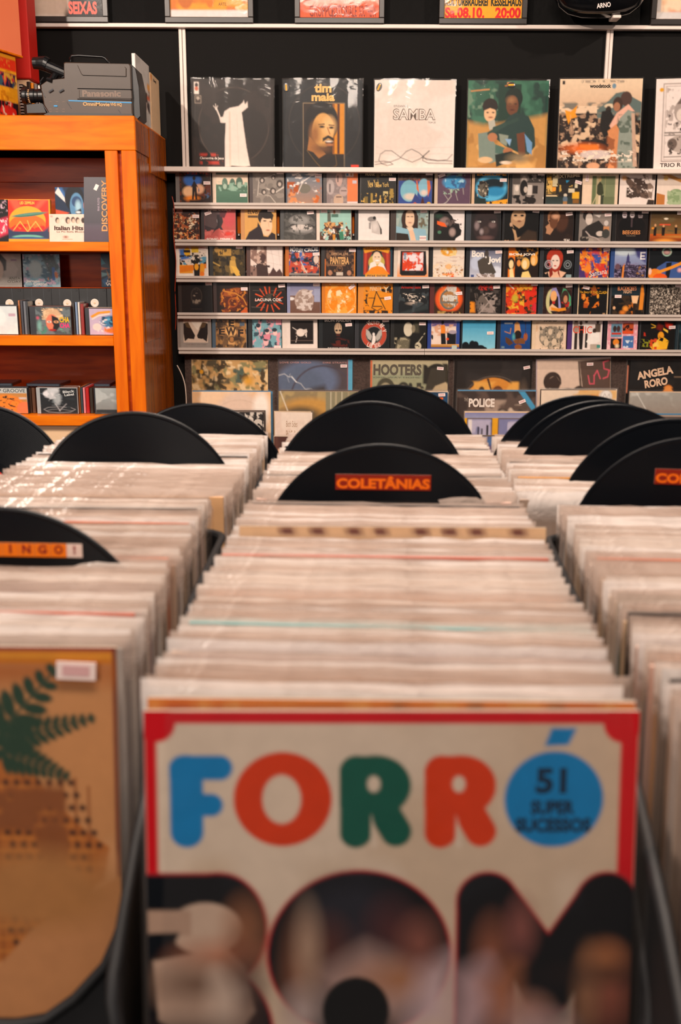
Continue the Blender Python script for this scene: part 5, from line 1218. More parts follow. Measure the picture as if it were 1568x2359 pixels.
leaf = []
def frond(x0, y0, x1, y1, n, ln, w0, bend=0):
    out = 'l .7 2c4434 %g %g %g %g;' % (x0, y0, x1, y1)
    dx, dy = x1 - x0, y1 - y0
    m = math.hypot(dx, dy); dx /= m; dy /= m
    for k in range(n):
        t = (k + .5) / n
        l_ = ln * (1 - t * .8)
        cx, cy = x0 + dx * m * t, y0 + dy * m * t
        for sg in (-1, 1):
            a = math.atan2(dy, dx) + sg * 1.0
            ex, ey = cx + math.cos(a) * l_ / 2, cy + math.sin(a) * l_ / 2
            out += 'e %g %g %g %g 24402f %g;' % (ex, ey, l_ / 2, w0 * (1 - t * .5), math.degrees(a))
    return out
fern = ('b c88c58;n d09864 3 .5;r 0 0 100 100 c88c58;n d8a070 3 .55;r 0 0 100 1.0 8c2430;r 99 0 100 100 6c2c24;r 0 1.0 98.8 4.0 d88418;r 0 1.8 98.8 2.6 e8a030;E 60 6 40 2 a85410;'
 'p b4682c 78.5 29 84 37 92 45 97.5 49 96 57 91 61 83 68 74 76 60 84 40 90 20 60 40 30 60 24;'
 + ''.join('l .55 8c4c20 %g %g %g %g;' % (40 + k * 3.1, 30 + (k % 3) * 2, 40 + k * 3.1, 80) for k in range(18))
 + ''.join('l .5 cc8038 %g %g %g %g;' % (40, 34 + k * 3.2, 96 - abs(k - 6) * 2.4, 34 + k * 3.2) for k in range(14))
 + ''.join('e %g %g .8 .8 4c2c1c;' % (73 + i * 2.6 + (j % 2) * 1.2, 33 + j * 3.1) for j in range(14) for i in range(9) if 73 + i * 2.6 < 79 + (j * 1.35 if j < 5 else 7 - (j - 5) * 2.2) + 10)
 + 'n 8c5028 12 .6 60 34 94 70;P c88c5c 97.5 52 97.5 100 50 100 60 92 80 76 92 64;p c08454 78 70 100 56 100 100 60 100 66 84;'
 + frond(69, 24, 86, 5, 7, 10, 1.9) + frond(71, 23, 94.5, 17, 11, 6, 1.2) + frond(72, 25, 88, 31.5, 9, 6, 1.2) + frond(66, 30, 70, 8, 6, 8, 1.7)
 + 'E 80 60 18 10 b07844;s 90.8 5.4 -2')
ul, vl_ = GB(-216, 1490)
root, st = filed('album_sleeve', -219, 1476, .12, .035, 'tan album with green fern fronds over a woven cane pattern', fern, 230, 230, bagr=.010)
root['group'] = 'albums fronting the crates'
so = MB().box(-.0145, .0145, -.0006, .0001, -.0068, .0068, .0002).build('price_sticker', M['sticker'], root, (.908 * CW, -.0032, .314 * .946), (0, .035, 0))
MB().box(-.0100, .0100, -.0002, 0, -.0036, .0040).build('printed_price', M['pricetext'], so, (0, -.0007, 0))
# ------------------------------------------------------------------ wooden cabinet at the left
CF, CB = 3.44, 4.03
CX1 = P(312, 345, CF)[0]
CX0 = -1.75
ZTOP = P(200, 266, CF)[1]
ZU = P(200, 346, CF)[1]
cab = empty('cabinet', (CX1, CB, 0), label='orange varnished wooden cabinet with open shelves at the left wall end', cat='cabinet')
def cb(mb, name, mat): return mb.build(name, M[mat], cab, loc=(-CX1, -CB, 0))
ZK = .12
cb(MB().box(CX0, CX1, CF, CF + .022, ZU, ZTOP, .002), 'top_fascia', 'wood')
cb(MB().box(CX0, CX1 - .0005, CF + .022, CB, ZTOP - .02, ZTOP - .0005, .001), 'top_board', 'wood')
# right side: wide board with overlapping corner pieces
cb(MB().box(CX1 - .020, CX1 - .001, CF + .020, CB, 0, ZTOP - .020, .001), 'side_board', 'woodside_shaded')
cb(MB().box(CX1 - .001, CX1 + .003, CF + .003, CF + .22, ZU + .0, ZTOP - .012, .001), 'side_patch', 'woodside_shaded')
cb(MB().box(CX1 - .001, CX1 + .005, CF + .232, CB - .03, ZU - .05, ZTOP - .008, .001), 'side_patch', 'woodside_shaded')
cb(MB().box(CX1 - .001, CX1 + .0015, CF + .05, CF + .33, ZU - .62, ZU - .02, .001), 'side_panel', 'woodside_shaded')
xo0 = P(279, 360, CF)[0]
xi0, xi1 = P(240.5, 360, CF)[0], P(270, 360, CF)[0]
cb(MB().box(xo0, CX1, CF + .001, CF + .021, 0, ZU, .0015), 'stile', 'woodv')
cb(MB().box(xi0, xi1, CF + .003, CF + .030, 0, ZU, .0015), 'stile', 'woodv')
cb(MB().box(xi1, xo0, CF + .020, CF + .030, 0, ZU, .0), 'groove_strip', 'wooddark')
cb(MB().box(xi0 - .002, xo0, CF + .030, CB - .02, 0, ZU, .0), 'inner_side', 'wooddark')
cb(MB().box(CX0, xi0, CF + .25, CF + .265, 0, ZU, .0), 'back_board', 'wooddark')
cb(MB().box(CX0, CX0 + .02, CF, CB, 0, ZU, .001), 'side_board', 'woodside_shaded')
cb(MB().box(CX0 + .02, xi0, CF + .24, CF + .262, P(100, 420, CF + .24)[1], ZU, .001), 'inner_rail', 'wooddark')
sh = []
for (ya, yb_, yl) in ((557, 579, 1), (774, 797, 1), (958, 981, 1)):
    zt_, zb_ = P(130, ya, CF + .004)[1], P(130, yb_, CF + .004)[1]
    cb(MB().box(CX0 + .02, xi0, CF + .004, CF + .29, zb_, zt_, .002), 'shelf', 'wood')
    sh.append(zt_)
cb(MB().box(CX0 + .02, xi0, CF + .03, CF + .29, sh[2] - .16, sh[2] - .035, .001), 'pale_drawer', 'cream')
cb(MB().box(CX0 + .02, xi0, CF + .16, CF + .29, sh[1], P(100, 662, CF + .16)[1], .001), 'step_board', 'wooddark')
zstep = P(100, 662, CF + .16)[1]

def fromp(name, xa, ya, xb, yb_, Y, th, lab, spec, n=40, cat='box', lean=0.0, edge='888', z=None, group=None, rz=0, extra=None, bdep=None):
    x0, zb_ = P(xa, (ya + yb_) / 2, Y)[0], P(xa, yb_, Y)[1]
    x1, zt_ = P(xb, (ya + yb_) / 2, Y)[0], P(xb, ya, Y)[1]
    if z is not None: zb_ = z + .0008
    root = empty(name, (x0, Y, zb_), (-lean, 0, rz), lab, cat, group)
    w, h = x1 - x0, zt_ - zb_
    MB().box(0, w, .0012, th, 0, h, .0008).build('body', case_mat(edge), root)
    o, st = plate('printed_front', spec, w - .001, h - .001, n, n, .001, edge, 'printgloss', root, (.0005, 0, .0005))
    return root, st, w, h

Y1 = CF + .10
fromp('book', -60, 458, 17, 556, Y1, .02, 'black box set cut by the left edge on the upper shelf', 'b 100e12;n c8a8b8 16 .68 50 0 100 30;P c83050 60 50 100 40 100 80 70 90;n e8d8d8 14 .66 60 40 100 80', cat='box', edge='100e10', z=sh[0], lean=.12)
fromp('film_box', 8, 457, 114, 556, Y1, .018, 'red and yellow box with an oblong green shape before a sun disc', 'b f0a010;r 2.5 2 97 98 d82810;P f05838 10 0 30 0 45 40 30 40;P f05838 80 0 95 0 60 40 50 40;e 50 50 40 34 f0a828;e 50 60 40 24 f06c18;n d81c10 7 .45 12 58 88 76;p e02418 12 68 24 60 34 72 42 62 50 74 58 62 68 72 78 62 88 70 82 76 18 76;l 2 f8b850 18 74 34 52;l 2 f8b850 34 52 50 76;l 2 f8b850 50 76 68 52;l 2 f8b850 68 52 82 74;l 2 f8b850 50 50 56 70;r 2.5 76 97 98 24344c;P 28385a 2.5 64 20 74 50 78 84 74 97 64 97 98 2.5 98;e 50 88 32 5 6cb4a0;e 50 92 40 4 285888;e 54 36 36 4.4 3c7464 -7;e 54 34.6 34 2 58907c -7;r 2.5 93 97 98 f0a010;t 34 5 66 12 f0b840 LED_ZEPPELIN 2', cat='box', edge='e8900c', z=sh[0], n=90, lean=.14)
fromp('book', 126, 430, 206, 540, Y1 + .045, .014, 'blue ray-patterned book with a laughing face, behind the white one', 'b 182c48;P 3870b0 0 0 20 0 50 40;p d85028 0 40 40 46 0 60;p e8e0dc 0 10 10 0 44 36;p 3c80c0 100 60 60 44 100 30;p d86040 100 20 56 40 100 36;p e8e0e0 60 50 100 70 100 78;p 4c98d0 0 70 40 50 20 90;e 56 20 28 24 101420;e 62 34 20 24 5c90b8;e 62 26 14 10 2c4c78;E 66 34 8 10 a8d0e0;p 101420 56 44 74 38 76 48 62 50;e 66 45 7 2 e8f0f4;p 101420 40 58 70 56 84 90 30 90;r 60 60 76 76 2c3c58;t 12 73 56 84 f0ece8 Muddy 2;t 4 82 40 92 f0ece8 Waters 2', cat='book', edge='20304c', z=sh[0], n=70, lean=.08)
fromp('book', 112, 492, 206, 556, Y1 - .015, .012, 'cream card set with a row of small heads and black title', 'b ecd4c4;e 20 22 5 10 3c2c24;e 22 26 4 8 e0c0a8;e 34 20 5 9 e0c8b4;e 34 24 4 9 ecd8c8;e 46 22 6 12 3c2820;e 48 25 4 8 d8b8a0;e 59 20 5 10 2c201c;e 60 24 3.6 8 dcbca4;e 70 22 5 11 4c382c;e 72 26 4 8 e4c4ac;e 84 22 5 10 3c2c24;r 0 98 100 100 c8a898;r 3 5 9 12 d8a8a0;E 40 82 5 4 8c5c48;l 1.6 b87c60 32 90 56 90;t 12 42 84 58 4c342c Italian_Hits 2;t 18 60 88 66 7c5848 La_Più_Bella_Musica 1', cat='book', edge='e0c8b8', z=sh[0], n=70, lean=.14)
r_, _, w_, h_ = fromp('film_box', 189, 402, 275, 557, Y1 - .03, .055, 'tall dark purple box set leaning behind the cabinet post', 'b 221c30;r 0 76 100 100 3c2a40;r 0 75.6 100 76 4c3c54', cat='box', edge='241c30', z=sh[0], n=20, lean=.20)
mb = MB()
for (s_, cx_, cz_, L_, H_, cc) in (('DISCOVERY', .56, .56, .170, .020, 'd89c58'), ('PINK FLOYD', .40, .58, .044, .007, 'a898a8')):
    v, f = text_geo(s_, 1)
    vs = [(w_ * cx_ - (b - .5) * H_, -.0003, h_ * cz_ + (a - .5) * L_) for a, b in v]
    mb.add(vs, f, lin(cc))
mb.build('upright_lettering', M['print'], r_, colors=True)
MB().box(-.006, .006, -.0004, 0, -.010, .010).build('price_sticker', M['sticker'], r_, (w_ * .34, -.0004, h_ * .84), (0, .45, 0))

Y2 = CF + .175
fromp('book', -50, 584, 49, 663, Y2, .012, 'grey book with half a dark-haired face, left edge of the second shelf', 'b b8b4ac;n a8a49c 4 .5;p 242020 20 0 52 0 66 20 64 50 40 60 20 50;e 40 48 18 34 c8b8a8;r 30 40 44 46 2c2420;e 38 70 8 3 7c4c44;E 34 80 14 6 8c8278;r 76 16 90 22 8c7890;t 70 70 96 78 5c584c ANITA 0;t 66 80 98 88 5c584c O'"'"'DAY 0', cat='book', edge='302c2c', z=zstep, n=50, lean=.06)
fromp('book', 52, 585, 138, 663, Y2, .012, 'pale blue book with a mottled long-haired face', 'b 7cacc0;n a8ccd8 7 .5;n 3c6c88 8 .58;P 3c5058 50 0 84 0 96 40 80 70 66 50;n c8b0c8 9 .66;E 34 46 18 26 b0c8cc;r 78 40 86 80 2c6cb8;n e88838 10 .66 60 50 96 84;p e8843c 84 56 92 54 94 70 86 70;n 4c6870 14 .6 50 0 90 50;t 6 78 44 88 f0f0f0 James 2;t 26 86 64 96 f0f0f0 Cotton 2', cat='book', edge='24303c', z=zstep, n=60, lean=.06)
fromp('book', 232, 584, 320, 663, Y2 + .02, .012, 'dark blue ray-patterned book half hidden by the cabinet post', 'b 20405c;p 3c98b0 0 10 12 30 0 34;p c86838 0 40 20 44 0 50;p 8cc8d0 0 56 26 60 0 70;e 44 24 26 30 14141c;p e0a058 14 50 24 70 18 76;p 2c70a8 0 80 20 66 10 96;t 12 78 30 87 f0f0ec Jo 2;t 10 87 40 97 f0f0ec Will 2', cat='book', edge='1c3448', z=zstep, n=50, lean=.06)

# row of black video tapes with white hubs
for k, (xa, xb, hx) in enumerate(((-40, 54, 22), (56, 118, 90), (120, 182, 155), (184, 245, 218), (247, 300, 290))):
    Y = CF + .135
    x0, zb_ = P(xa, 716, Y)[0], P(xa, 716, Y)[1]
    x1, zt_ = P(xb, 664, Y)[0], P(xb, 664, Y)[1]
    root = empty('video_tape', (x0, Y, sh[1] + .001), (0, 0, 0), ('black video tape at the left end of the row', 'black video tape above the face-painted disc cover', 'black video tape between the two disc stacks', 'black video tape above the pale orange disc', 'black video tape half behind the cabinet post')[k], 'video tape', 'video tapes on the second shelf')
    w, h = x1 - x0, zt_ - sh[1] - .001
    MB().box(0, w, 0, .022, 0, h, .0015).build('shell', M['camdark'], root)
    MB().box(w * .30, w * .303, -.0006, 0, h * .62, h).build('seam', M['steel'], root)
    MB().box(w * .72, w * .723, -.0006, 0, h * .62, h).build('seam', M['steel'], root)
    MB().box(w * .86, w * .93, -.0012, 0, h * .93, h * .97, .0003).build('notch', M['black'], root)
    hx_, hz_ = P(hx, 699 if k % 2 == 0 else 698, Y)
    hub = MB().lathe([(0, -.0015), (.0035, -.0015), (.0045, -.0004), (.0125, -.0010), (.0142, -.0004), (.0146, .001)], (hx_ - x0, 0, hz_ - sh[1] - .001), 'Y', 24)
    hb = hub.build('reel_hub', M['vhshub'], root)
    MB().lathe([(0, -.0018), (.003, -.0018), (.004, -.0012)], (hx_ - x0, 0, hz_ - sh[1] - .001), 'Y', 6).build('hub_hole', M['cream'], hb)

def cdstack(xa, xb, yt, shelf, Y, lab, spec, n=46, hinge='20242c', hp=8, depth=4, g=''):
    z = sh[shelf]
    x0 = P(xa, yt + 30, Y)[0]; x1 = P(xb, yt + 30, Y)[0]
    w = x1 - x0
    h = P(xa, yt, Y)[1] - z - .001
    hw = hp / (xb - xa) * w
    for k in range(depth):
        root = empty('disc_case', (x0 + (random.uniform(-.002, .002) if k else 0), Y + k * .0112, z + .001), (0, 0, 0), lab if k == 0 else '%s case behind the %s' % (('first', 'second', 'third', 'fourth', 'fifth')[k - 1], ' '.join(lab.split()[:8])), 'disc case', g)
        hk = h + (random.uniform(-.001, .003) if k else 0)
        MB().box(0, w, .0018, .0102, 0, hk, .0008).build('case', case_mat(hinge if k == 0 else random.choice(['30343a', 'c8c4bc', '5c3020'])), root)
        if k == 0:
            plate('booklet', spec, w - hw - .002, hk - .003, n, n, .001, 'c8c0b8', 'printgloss', root, (hw, .0006, .0015))
            MB().box(0, w, -.0009, -.0001, 0, hk, .0004).build('lid', M['lid'], root)

Y3 = CF + .045
cdstack(-34, 41, 704, 1, Y3, 'nearly white disc case at the left end of the second shelf', 'b dce4e6;n e8eeee 4 .5;r 70 26 94 36 c8a8b8;E 40 40 20 30 e8f0f0', g='disc cases on the second shelf')
cdstack(68, 164, 706, 1, Y3, 'disc case with two-toned painted face and neon letters', 'b 4c5458;n 6c787c 5 .5;n 2c3034 7 .6 60 0 100 50;P d8b088 20 40 26 10 44 4 64 8 80 40 60 50 34 50;n e8c8a0 12 .52 18 4 78 46 2;e 46 56 17 30 e88060;p 1c1a1c 46 30 64 40 68 70 56 90 46 86 50 66 46 56;e 38 54 6 4 f0e0d0;e 58 54 7 5 e0a070;e 38 54 2 3 2c4c4c;e 58 54 2 3 1c1414;e 46 84 10 4 a02020;E 10 70 6 20 7cb0a8;E 6 40 3 4 e85878;t 68 36 96 56 e0b820 CHA 2;t 68 58 96 76 e8387c CHA 2;n 58b088 10 .5 68 78 96 96;n 4c8878 12 .62 0 60 30 100', hp=14, depth=5, g='disc cases on the second shelf')
cdstack(196, 292, 710, 1, Y3 - .005, 'lavender disc case with orange arc and blue swirl', 'b c8b4cc;l 9 f09c20 8 30 26 16 54 12;l 4 f0e4d0 8 40 26 26 54 20;E 60 50 30 24 3c78a0;n 1c4868 8 .5 34 30 100 64;n ece4e8 8 .56 20 40 100 90;n 58b0d0 10 .62 40 30 100 80;E 60 84 20 10 e06c20;n f08028 8 .52 40 70 90 100;e 20 70 12 14 e8d8d0', hp=10, depth=5, g='disc cases on the second shelf')
cdstack(-24, 64, 893, 2, Y3, 'disc case with orange and grey splatter under grey capitals', 'b b8bcb8;r 0 0 100 20 c8ccc8;r 0 20 100 100 c88c4c;E 40 66 50 40 f08c30;o 66 62 14 3 e8702c;o 66 62 24 1.6 d8702c;e 92 84 22 30 f08050;n 3c2c20 14 .68 0 30 70 100;r 78 36 98 44 d8c8c0;t 24 3 96 17 5c6468 P_GROOVE 1', hp=2, depth=4, g='disc cases on the lower shelf')
cdstack(84, 179, 893, 2, Y3, 'black disc case with white smoke plume and ellipse drawing', 'b 24282c;n 5c666c 6 .55 0 20 60 70;E 26 22 16 16 e0e0e4;E 40 10 12 12 d0d4d8;E 46 42 10 24 a8b0b4;e 16 22 8 8 e8e8ec;n c8ccd0 8 .62 20 0 60 50;o 50 130 60 0 111;l 1.6 c8ccd0 8 84 20 76 50 74 80 76 94 84 80 94 50 97 20 94 8 84;l 1.6 a8b0b4 14 90 30 84 52 82 86 90;l 2 c8ccd0 40 62 52 90;l 2 c8ccd0 70 62 50 90;n 30383c 8 .55 70 40 100 80;t 62 8 94 18 d8dcdc Black 1 6;t 66 20 92 30 d8dcdc Label 1 6', hp=9, depth=5, hinge='a8aeb0', g='disc cases on the lower shelf')
cdstack(216, 300, 893, 2, Y3, 'silvery blank disc case half behind the cabinet post', 'g a8b0b0 808888;n b8c0c0 3 .5;r 0 84 100 100 30383c', hp=4, depth=4, g='disc cases on the lower shelf')

# cases filed edge-on between the fronts
def spine(px, pw, yt, shelf, Y, col, lab):
    z = sh[shelf]
    x0, x1 = P(px, yt + 30, Y)[0], P(px + pw, yt + 30, Y)[0]
    root = empty('disc_case', (x0, Y, z + .001), (0, 0, 0), lab, 'disc case', 'disc cases filed edge-on')
    h = P(px, yt, Y)[1] - z - .001
    MB().box(0, x1 - x0 - .0008, 0, .14, 0, h, .0006).build('case', case_mat(col), root)
    MB().box(.0012, x1 - x0 - .002, -.0006, 0, .004, h - .004, .0002).build('spine_card', case_mat({'c8c4bc': 'ddd4c8', '20242c': '14161a'}.get(col, col)), root)
for a in ((43, 4, 692, 1, Y3 + .02, 'c07848', 'orange-brown disc spine right of the white case'), (48, 6, 692, 1, Y3 + .02, '3c3c44', 'first grey disc spine left of the painted face'), (55, 6, 694, 1, Y3 + .02, '6c7078', 'paler grey disc spine left of the painted face'), (61, 5, 694, 1, Y3 + .02, '34383c', 'dark disc spine touching the painted-face case'),
          (167, 6, 697, 1, Y3 + .02, '38302c', 'dark brown disc spine right of the painted face'), (174, 5, 696, 1, Y3 + .02, '7890b0', 'pale blue disc spine on the second shelf'), (180, 5, 696, 1, Y3 + .02, 'c8c4bc', 'white disc spine on the second shelf'), (186, 8, 700, 1, Y3 + .02, '901c14', 'red disc spine left of the lavender case'),
          (67, 6, 893, 2, Y3 + .02, '402c20', 'dark disc spine right of the orange splatter case'), (74, 8, 893, 2, Y3 + .02, '5c3c28', 'brown disc spine left of the smoke plume case'),
          (181, 4, 893, 2, Y3 + .02, 'c07840', 'tan disc spine right of the smoke plume case'), (186, 5, 893, 2, Y3 + .02, '34444c', 'slate disc spine on the lower shelf'), (192, 5, 893, 2, Y3 + .02, 'e08890', 'pink disc spine on the lower shelf'), (198, 8, 893, 2, Y3 + .02, 'b01414', 'bright red disc spine on the lower shelf'), (207, 8, 894, 2, Y3 + .02, '30281f', 'black disc spine left of the silvery case')):
    spine(*a)
# discs lying on top of the lower row
for (xa, xb, yt, yb_, Yd, col, lab) in ((-30, 40, 872, 892, CF + .12, '18181c', 'black case lying on the lower row, far left'), (72, 150, 870, 892, CF + .12, '1c1c22', 'black case lying askew above the smoke plume case'), (225, 262, 870, 888, CF + .12, '2c1c28', 'dark case lying above the silvery one')):
    x0, x1 = P(xa, 880, Yd)[0], P(xb, 880, Yd)[0]
    zz = P(100, 893, Y3)[1] + .002
    root = empty('disc_case', (x0, Yd - .06, zz), (0, .0, random.uniform(-.1, .1)), lab, 'disc case', 'disc cases lying on the lower row')
    MB().box(0, x1 - x0, 0, .12, 0, .011, .001).build('case', case_mat(col), root)
    MB().box(.004, x1 - x0 - .004, -.0006, 0, .002, .009, .0002).build('spine_card', case_mat('3c4450'), root)

# ------------------------------------------------------------------ camcorder on top of the cabinet
YC = CF + .045
cmx, cmz = P(200, 264, YC)
kam = empty('camcorder', (cmx, YC, ZTOP), (0, 0, 0), 'large charcoal shoulder camcorder with blue stripe, on the cabinet top', 'camcorder')
def q(px, py, Y=YC):
    x, z = P(px, py, Y)
    return (x - cmx, z - ZTOP + (0))
zoff = -q(200, 264)[1]
def qq(px, py): 
    a = q(px, py); return (a[0], a[1] + zoff + .0005)
body = [qq(*p) for p in ((148, 264), (116, 263), (100, 236), (92, 190), (108, 178), (146, 173), (146, 138), (150, 136), (298, 140), (301, 144), (306, 266))]
MB().prism(body, 0, .13, .004).build('body', M['camgrey'], kam)
endp = [qq(*p) for p in ((299, 139), (309, 148), (318, 190), (321, 262), (315, 268), (306, 266))]
MB().prism(endp, .012, .125, .003).build('battery_end', M['camdark'], kam)
MB().prism([qq(*p) for p in ((110, 253), (100, 258), (116, 264), (306, 266), (306, 256))], -.002, .12, .001).build('underside', M['camdark'], kam)
MB().prism([qq(*p) for p in ((178, 144), (288, 148), (291, 151), (291, 170), (190, 167), (187, 164))], -.004, .002, .002).build('side_window', M['camgrey'], kam)
MB().prism([qq(*p) for p in ((182, 201), (303, 204), (304, 221), (182, 219))], -.003, .002, .0015).build('name_band', M['camgrey'], kam)
MB().prism([qq(*p) for p in ((157, 224.4), (303, 229.4), (303, 231.6), (158, 226.8))], -.0012, .002, 0).build('blue_stripe', M['blue'], kam)
for a, b_ in (((142, 172, 148, 170), 0), ((96, 200, 104, 218), 0), ((98, 234, 116, 262), 0), ((154, 228, 164, 243), 0), ((272, 246, 281, 258), 0)):
    p0, p1 = qq(a[0], a[1]), qq(a[2], a[3])
    MB().tube([(p0[0], -.001, p0[1]), (p1[0], -.001, p1[1])], .0011, 6).build('edge_trim', M['steel'], kam)
for y in (198.5, 223):
    p0, p1 = qq(178, y - 1), qq(304, y + 1.5)
    MB().tube([(p0[0], -.0005, p0[1]), (p1[0], -.0005, p1[1])], .0013, 6).build('panel_groove', M['camdark'], kam)
def lettering(parent, s, box, yy, mat, bold=1, name='lettering'):
    v, f = text_geo(s, bold)
    a, b_ = qq(box[0], box[3]), qq(box[2], box[1])
    c_, d_ = qq(box[2], box[3] + (box[4] if len(box) > 4 else 0)), 0
    sl = (box[4] if len(box) > 4 else 0)
    vs = []
    for u, t in v:
        x = a[0] + (b_[0] - a[0]) * u
        z = a[1] + (b_[1] - a[1]) * t - sl * .0014 * u
        vs.append((x, yy, z))
    return MB().add(vs, f).build(name, M[mat], parent)
lettering(kam, 'Panasonic', (190, 202, 278, 217), -.0036, 'goldtext_dim' if 'goldtext_dim' in M else M.setdefault('goldtext_dim', simple('embossed_lettering', '6c5444', .4)).name and 'goldtext_dim', 2, 'maker_lettering')
lettering(kam, 'OmniMovie', (191, 229, 252, 237.5, 1), -.0012, 'goldtext', 1, 'model_lettering')
lettering(kam, 'VHS HQ', (254, 230, 280, 239, 1), -.0012, 'goldtext', 1, 'model_lettering')
p0 = qq(128, 238)
MB().box(p0[0] - .006, p0[0] + .006, -.002, 0, p0[1] - .0022, p0[1] + .0022, .0004).build('blue_button', M['blue'], kam)
for (bx, by) in ((118, 203), (142, 203)):
    c0 = qq(bx - 5, by + 3); c1 = qq(bx + 5, by - 3)
    MB().tube([(c0[0], -.003, c0[1]), (c1[0], -.003, c1[1])], .0035, 8).build('slide_switch', M['steel'], kam)
for k in range(9):
    c0 = qq(116 + (k % 3) * 15, 228 if k < 3 else (245 if k < 6 else 251))
    MB().box(c0[0] - .004, c0[0] + .004, -.0006, 0, c0[1] - .0007, c0[1] + .0007).build('marking', M['goldtext_dim'], kam)
# lens barrel
lx, lz = qq(88, 208)
prof = [(0, .006), (.019, .004), (.0235, 0), (.0245, .004), (.0245, .014), (.0215, .017), (.0215, .026), (.0225, .028), (.0225, .040), (.0205, .043), (.0205, .052), (.022, .056), (.022, .085)]
prof = [(r, -.078 + h) for r, h in prof]
MB().lathe(prof, (lx + .010, .055, lz), 'X', 28).build('lens_barrel', M['camdark'], kam, smooth=False)
MB().lathe([(0, -.071), (.012, -.0715), (.0185, -.0735)], (lx + .010, .055, lz), 'X', 24).build('lens_glass', M['blackgloss'], kam, smooth=True)
for k in range(8):
    t = -1.2 + k * .28
    MB().box(-.0045, -.0005, -.0006, .0006, -.0012, .0012).build('focus_mark', M['goldtext'], kam, (lx + .010 - .055 + .004, .055 - .0222 * math.cos(t), lz + .0222 * math.sin(t)))
MB().prism([qq(*p) for p in ((54, 232), (94, 228), (104, 252), (56, 253))], .02, .10, .003).build('lens_housing', M['camdark'], kam)
# viewfinder
e0 = qq(66, 132); e1 = qq(92, 133); e2 = qq(104, 140); e3 = qq(148, 160)
MB().tube([(e0[0], .05, e0[1]), (e0[0] + .012, .05, e0[1]), (e0[0] + .022, .05, e0[1]), (e1[0], .05, e1[1]), (e2[0] - .006, .05, e2[1] + .004)], [.018, .019, .021, .0235, .022], 20).build('eyecup', M['camdark'], kam)
MB().tube([(e2[0] - .012, .05, e2[1] + .002), (e3[0], .06, e3[1])], [.018, .016], 14).build('viewfinder_tube', M['camdark'], kam)
g0 = qq(98, 176)
MB().tube([(e2[0] + .02, .05, e2[1] - .02), (g0[0] + .01, .06, g0[1])], .012, 10).build('finder_arm', M['camdark'], kam)
c0 = qq(94, 168); c1 = qq(86, 184); c2 = qq(88, 200)
MB().tube([(c0[0], .03, c0[1]), (c1[0] + .002, .028, c1[1] + .008), (c1[0], .028, c1[1]), (c2[0], .035, c2[1])], .0028, 8).build('finder_cable', M['black'], kam)
c0 = qq(108, 176); c1 = qq(120, 179)
MB().tube([(c0[0], .0, c0[1]), (c1[0], -.004, c1[1])], [.006, .0075], 10).build('jack', M['camdark'], kam)
hpts = [qq(*p) for p in ((151, 136), (150, 120), (154, 113.5), (170, 112.5), (226, 116), (232, 119), (247, 138))]
MB().tube([(a, .06, b_) for a, b_ in hpts], .0042, 10).build('handle', M['black'], kam, smooth=True)

# ------------------------------------------------------------------ boxes on the cabinet
XSH = 0
def sidebox(name, X, ya, yb_, zt_, wid, lab, cat, specs, edge, rot=0, z0=None, thick=None, n=40, gl='print'):
    "box whose right face (towards +x) carries the picture"
    z0 = ZTOP if z0 is None else z0
    root = empty(name, (X, ya, z0 + .0006), (0, 0, rot), lab, cat)
    d = yb_ - ya
    MB().box(-wid, -.0012, 0, d, 0, zt_ - z0, .001).build('body', case_mat(edge), root)
    o, st = plate('printed_side', specs, d, zt_ - z0, n, n, .001, edge, gl, root, (0, 0, 0), (0, 0, math.pi / 2))
    return root
XB = CX1 - .004
zz1 = P(348, 153, 3.78)[1]
sidebox('magazine_file', XB - .008, 3.56, 3.78, zz1, .012, 'white board file with a photo collage band, right of the camcorder', 'magazine file',
        'b d4d0cc;n c4c0bc 4 .5;r 20 34 96 76 e0d4cc;n 3c3030 9 .52 20 40 96 76;n c88048 9 .62 30 36 100 76;r 56 46 80 62 3c2c28;r 22 62 70 74 6c3828;r 80 30 100 40 e8a040;r 76 50 98 56 d85c20;n 88a8b0 9 .62 20 40 60 60', 'cfcbc6', rot=-.02)
sidebox('magazine_file', XB - .002, 3.795, 3.965, P(370, 187, 3.965)[1], .012, 'cream board file with two black letters, furthest right on the cabinet', 'magazine file',
        'b e8c49c;t 30 6 64 11 3c2c24 IM 1;r 0 0 16 12 e8a030;r 0 4 8 12 d86030', 'e0bc94')
RD = -.33
XD = P(-28, 200, CF + .03)[0]
dz = P(58, 148, 3.74)[1]
tapebox = ('b f0a020;r 0 0 100 6 e8981c;r 0 6 100 24 e03014;r 0 24 100 28 f0a020;r 0 28 100 50 2c1c40;n d84038 8 .55 0 28 100 50;n 3c5c6c 8 .58 30 28 90 50;n e8b040 10 .62 60 28 100 50;r 0 50 100 72 f0a41c;n d08010 12 .62 0 52 100 72;l 1 c86c10 10 60 90 66;r 0 72 100 94 24141c;n d82820 8 .52 0 72 100 94;n e8c8b0 12 .66 0 72 100 94;r 0 94 100 100 e04018;n e07828 24 .55 6 8 80 20')
sidebox('tape_box', XD, CF + .01, CF + .175, dz - .003, .20, 'decorated yellow and red box at the left edge, under the red box', 'box', tapebox, 'e8901c', n=60, rot=RD)
rb = empty('red_box', (XD + .005, CF + .004, dz), (0, 0, RD), label='large orange-red box at the upper left corner', cat='box')
MB().box(-.24, 0, 0, .20, 0, .55, .004).build('carton', M['red'], rb)
MB().box(-.241, .0015, -.001, .201, -.0005, .006, .001).build('lower_edge', M['wood'], rb)
rb2 = empty('red_box', (P(86, 130, 3.86)[0], 3.765, ZTOP), label='deep red panel box standing just behind the orange-red one', cat='box')
MB().box(-.16, 0, 0, .105, .165, .76, .003).build('carton', M['deepred'], rb2)
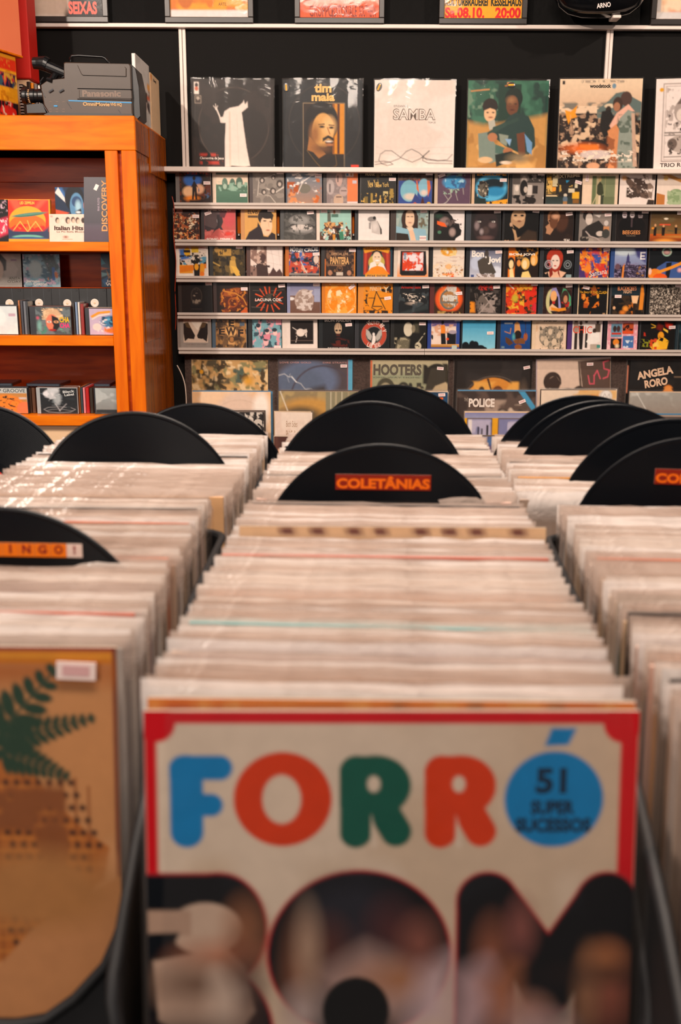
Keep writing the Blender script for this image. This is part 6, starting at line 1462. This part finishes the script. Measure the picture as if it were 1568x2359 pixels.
MB().box(-.15, -.01, .01, .095, 0, .165, .002).build('pale_plinth', M['cream'], rb2)
# spiral bound books standing behind the camcorder lens
sp = empty('spiral_notebook', (P(52, 200, 3.70)[0], 3.66, ZTOP), label='dark notebook with white wire spiral, between box and camcorder', cat='notebook')
MB().box(0, .012, 0, .16, 0, .13, .001).build('cover', M['backpanel'], sp)
for k in range(13):
    zc = .008 + k * .0095
    MB().tube([(.006 + .006 * math.cos(t * math.pi / 5), -.002 + .006 * math.sin(t * math.pi / 5), zc) for t in range(11)], .0014, 6, False).build('ring', M['spiral'], sp)
for k, (px, wpx, c, lab) in enumerate(((60, 8, '2c1c14', 'dark brown book spine beside the spiral notebook'), (69, 7, 'e88818', 'orange book spine behind the camcorder lens'), (77, 8, '3c2418', 'brown book spine behind the camcorder lens'), (86, 10, 'e0ccc0', 'white book spine behind the viewfinder arm'))):
    x0, x1 = P(px, 180, 3.72)[0], P(px + wpx, 180, 3.72)[0]
    bk = empty('book', (x0, 3.72, ZTOP), label=lab + ', on the cabinet', cat='book', group='books behind the camcorder')
    MB().box(0, x1 - x0 - .001, 0, .14, 0, .148 - .004 * k, .0015).build('spine', case_mat(c), bk)
    MB().box(.002, x1 - x0 - .003, .0, .138, .148 - .004 * k, .1485 - .004 * k).build('page_block', M['sticker'], bk)

# ------------------------------------------------------------------ cables on the rack end
def cable(name, pts, r, mat, lab):
    w_ = []
    for px, py, Y in pts:
        x, z = P(px, py, Y); w_.append(Vector((x, Y, z)))
    sm = []
    for i in range(len(w_) - 1):
        a, b_, c_, d_ = w_[max(i - 1, 0)], w_[i], w_[i + 1], w_[min(i + 2, len(w_) - 1)]
        for t in (0, .2, .4, .6, .8):
            sm.append(.5 * ((2 * b_) + (c_ - a) * t + (2 * a - 5 * b_ + 4 * c_ - d_) * t * t + (3 * b_ - a - 3 * c_ + d_) * t ** 3))
    sm.append(w_[-1])
    o = MB().tube(sm, r, 6).build(name, M[mat], smooth=True)
    tag(o, lab, 'cable')
cable('red_cable', [(396, 452, 3.955), (400, 470, 3.952), (402, 500, 3.952), (399, 530, 3.954), (401, 560, 3.954), (405, 600, 3.952), (404, 640, 3.952), (403, 670, 3.952), (405, 720, 3.952), (404, 760, 3.955)], .0016, 'redcable', 'thin red cable running down the left end of the disc rack')
cable('white_cable', [(408, 842, 3.95), (415, 855, 3.93), (422, 872, 3.91), (427, 895, 3.90), (429, 930, 3.89), (428, 960, 3.88)], .0022, 'cable', 'cream cable curving down beside the cabinet foot')
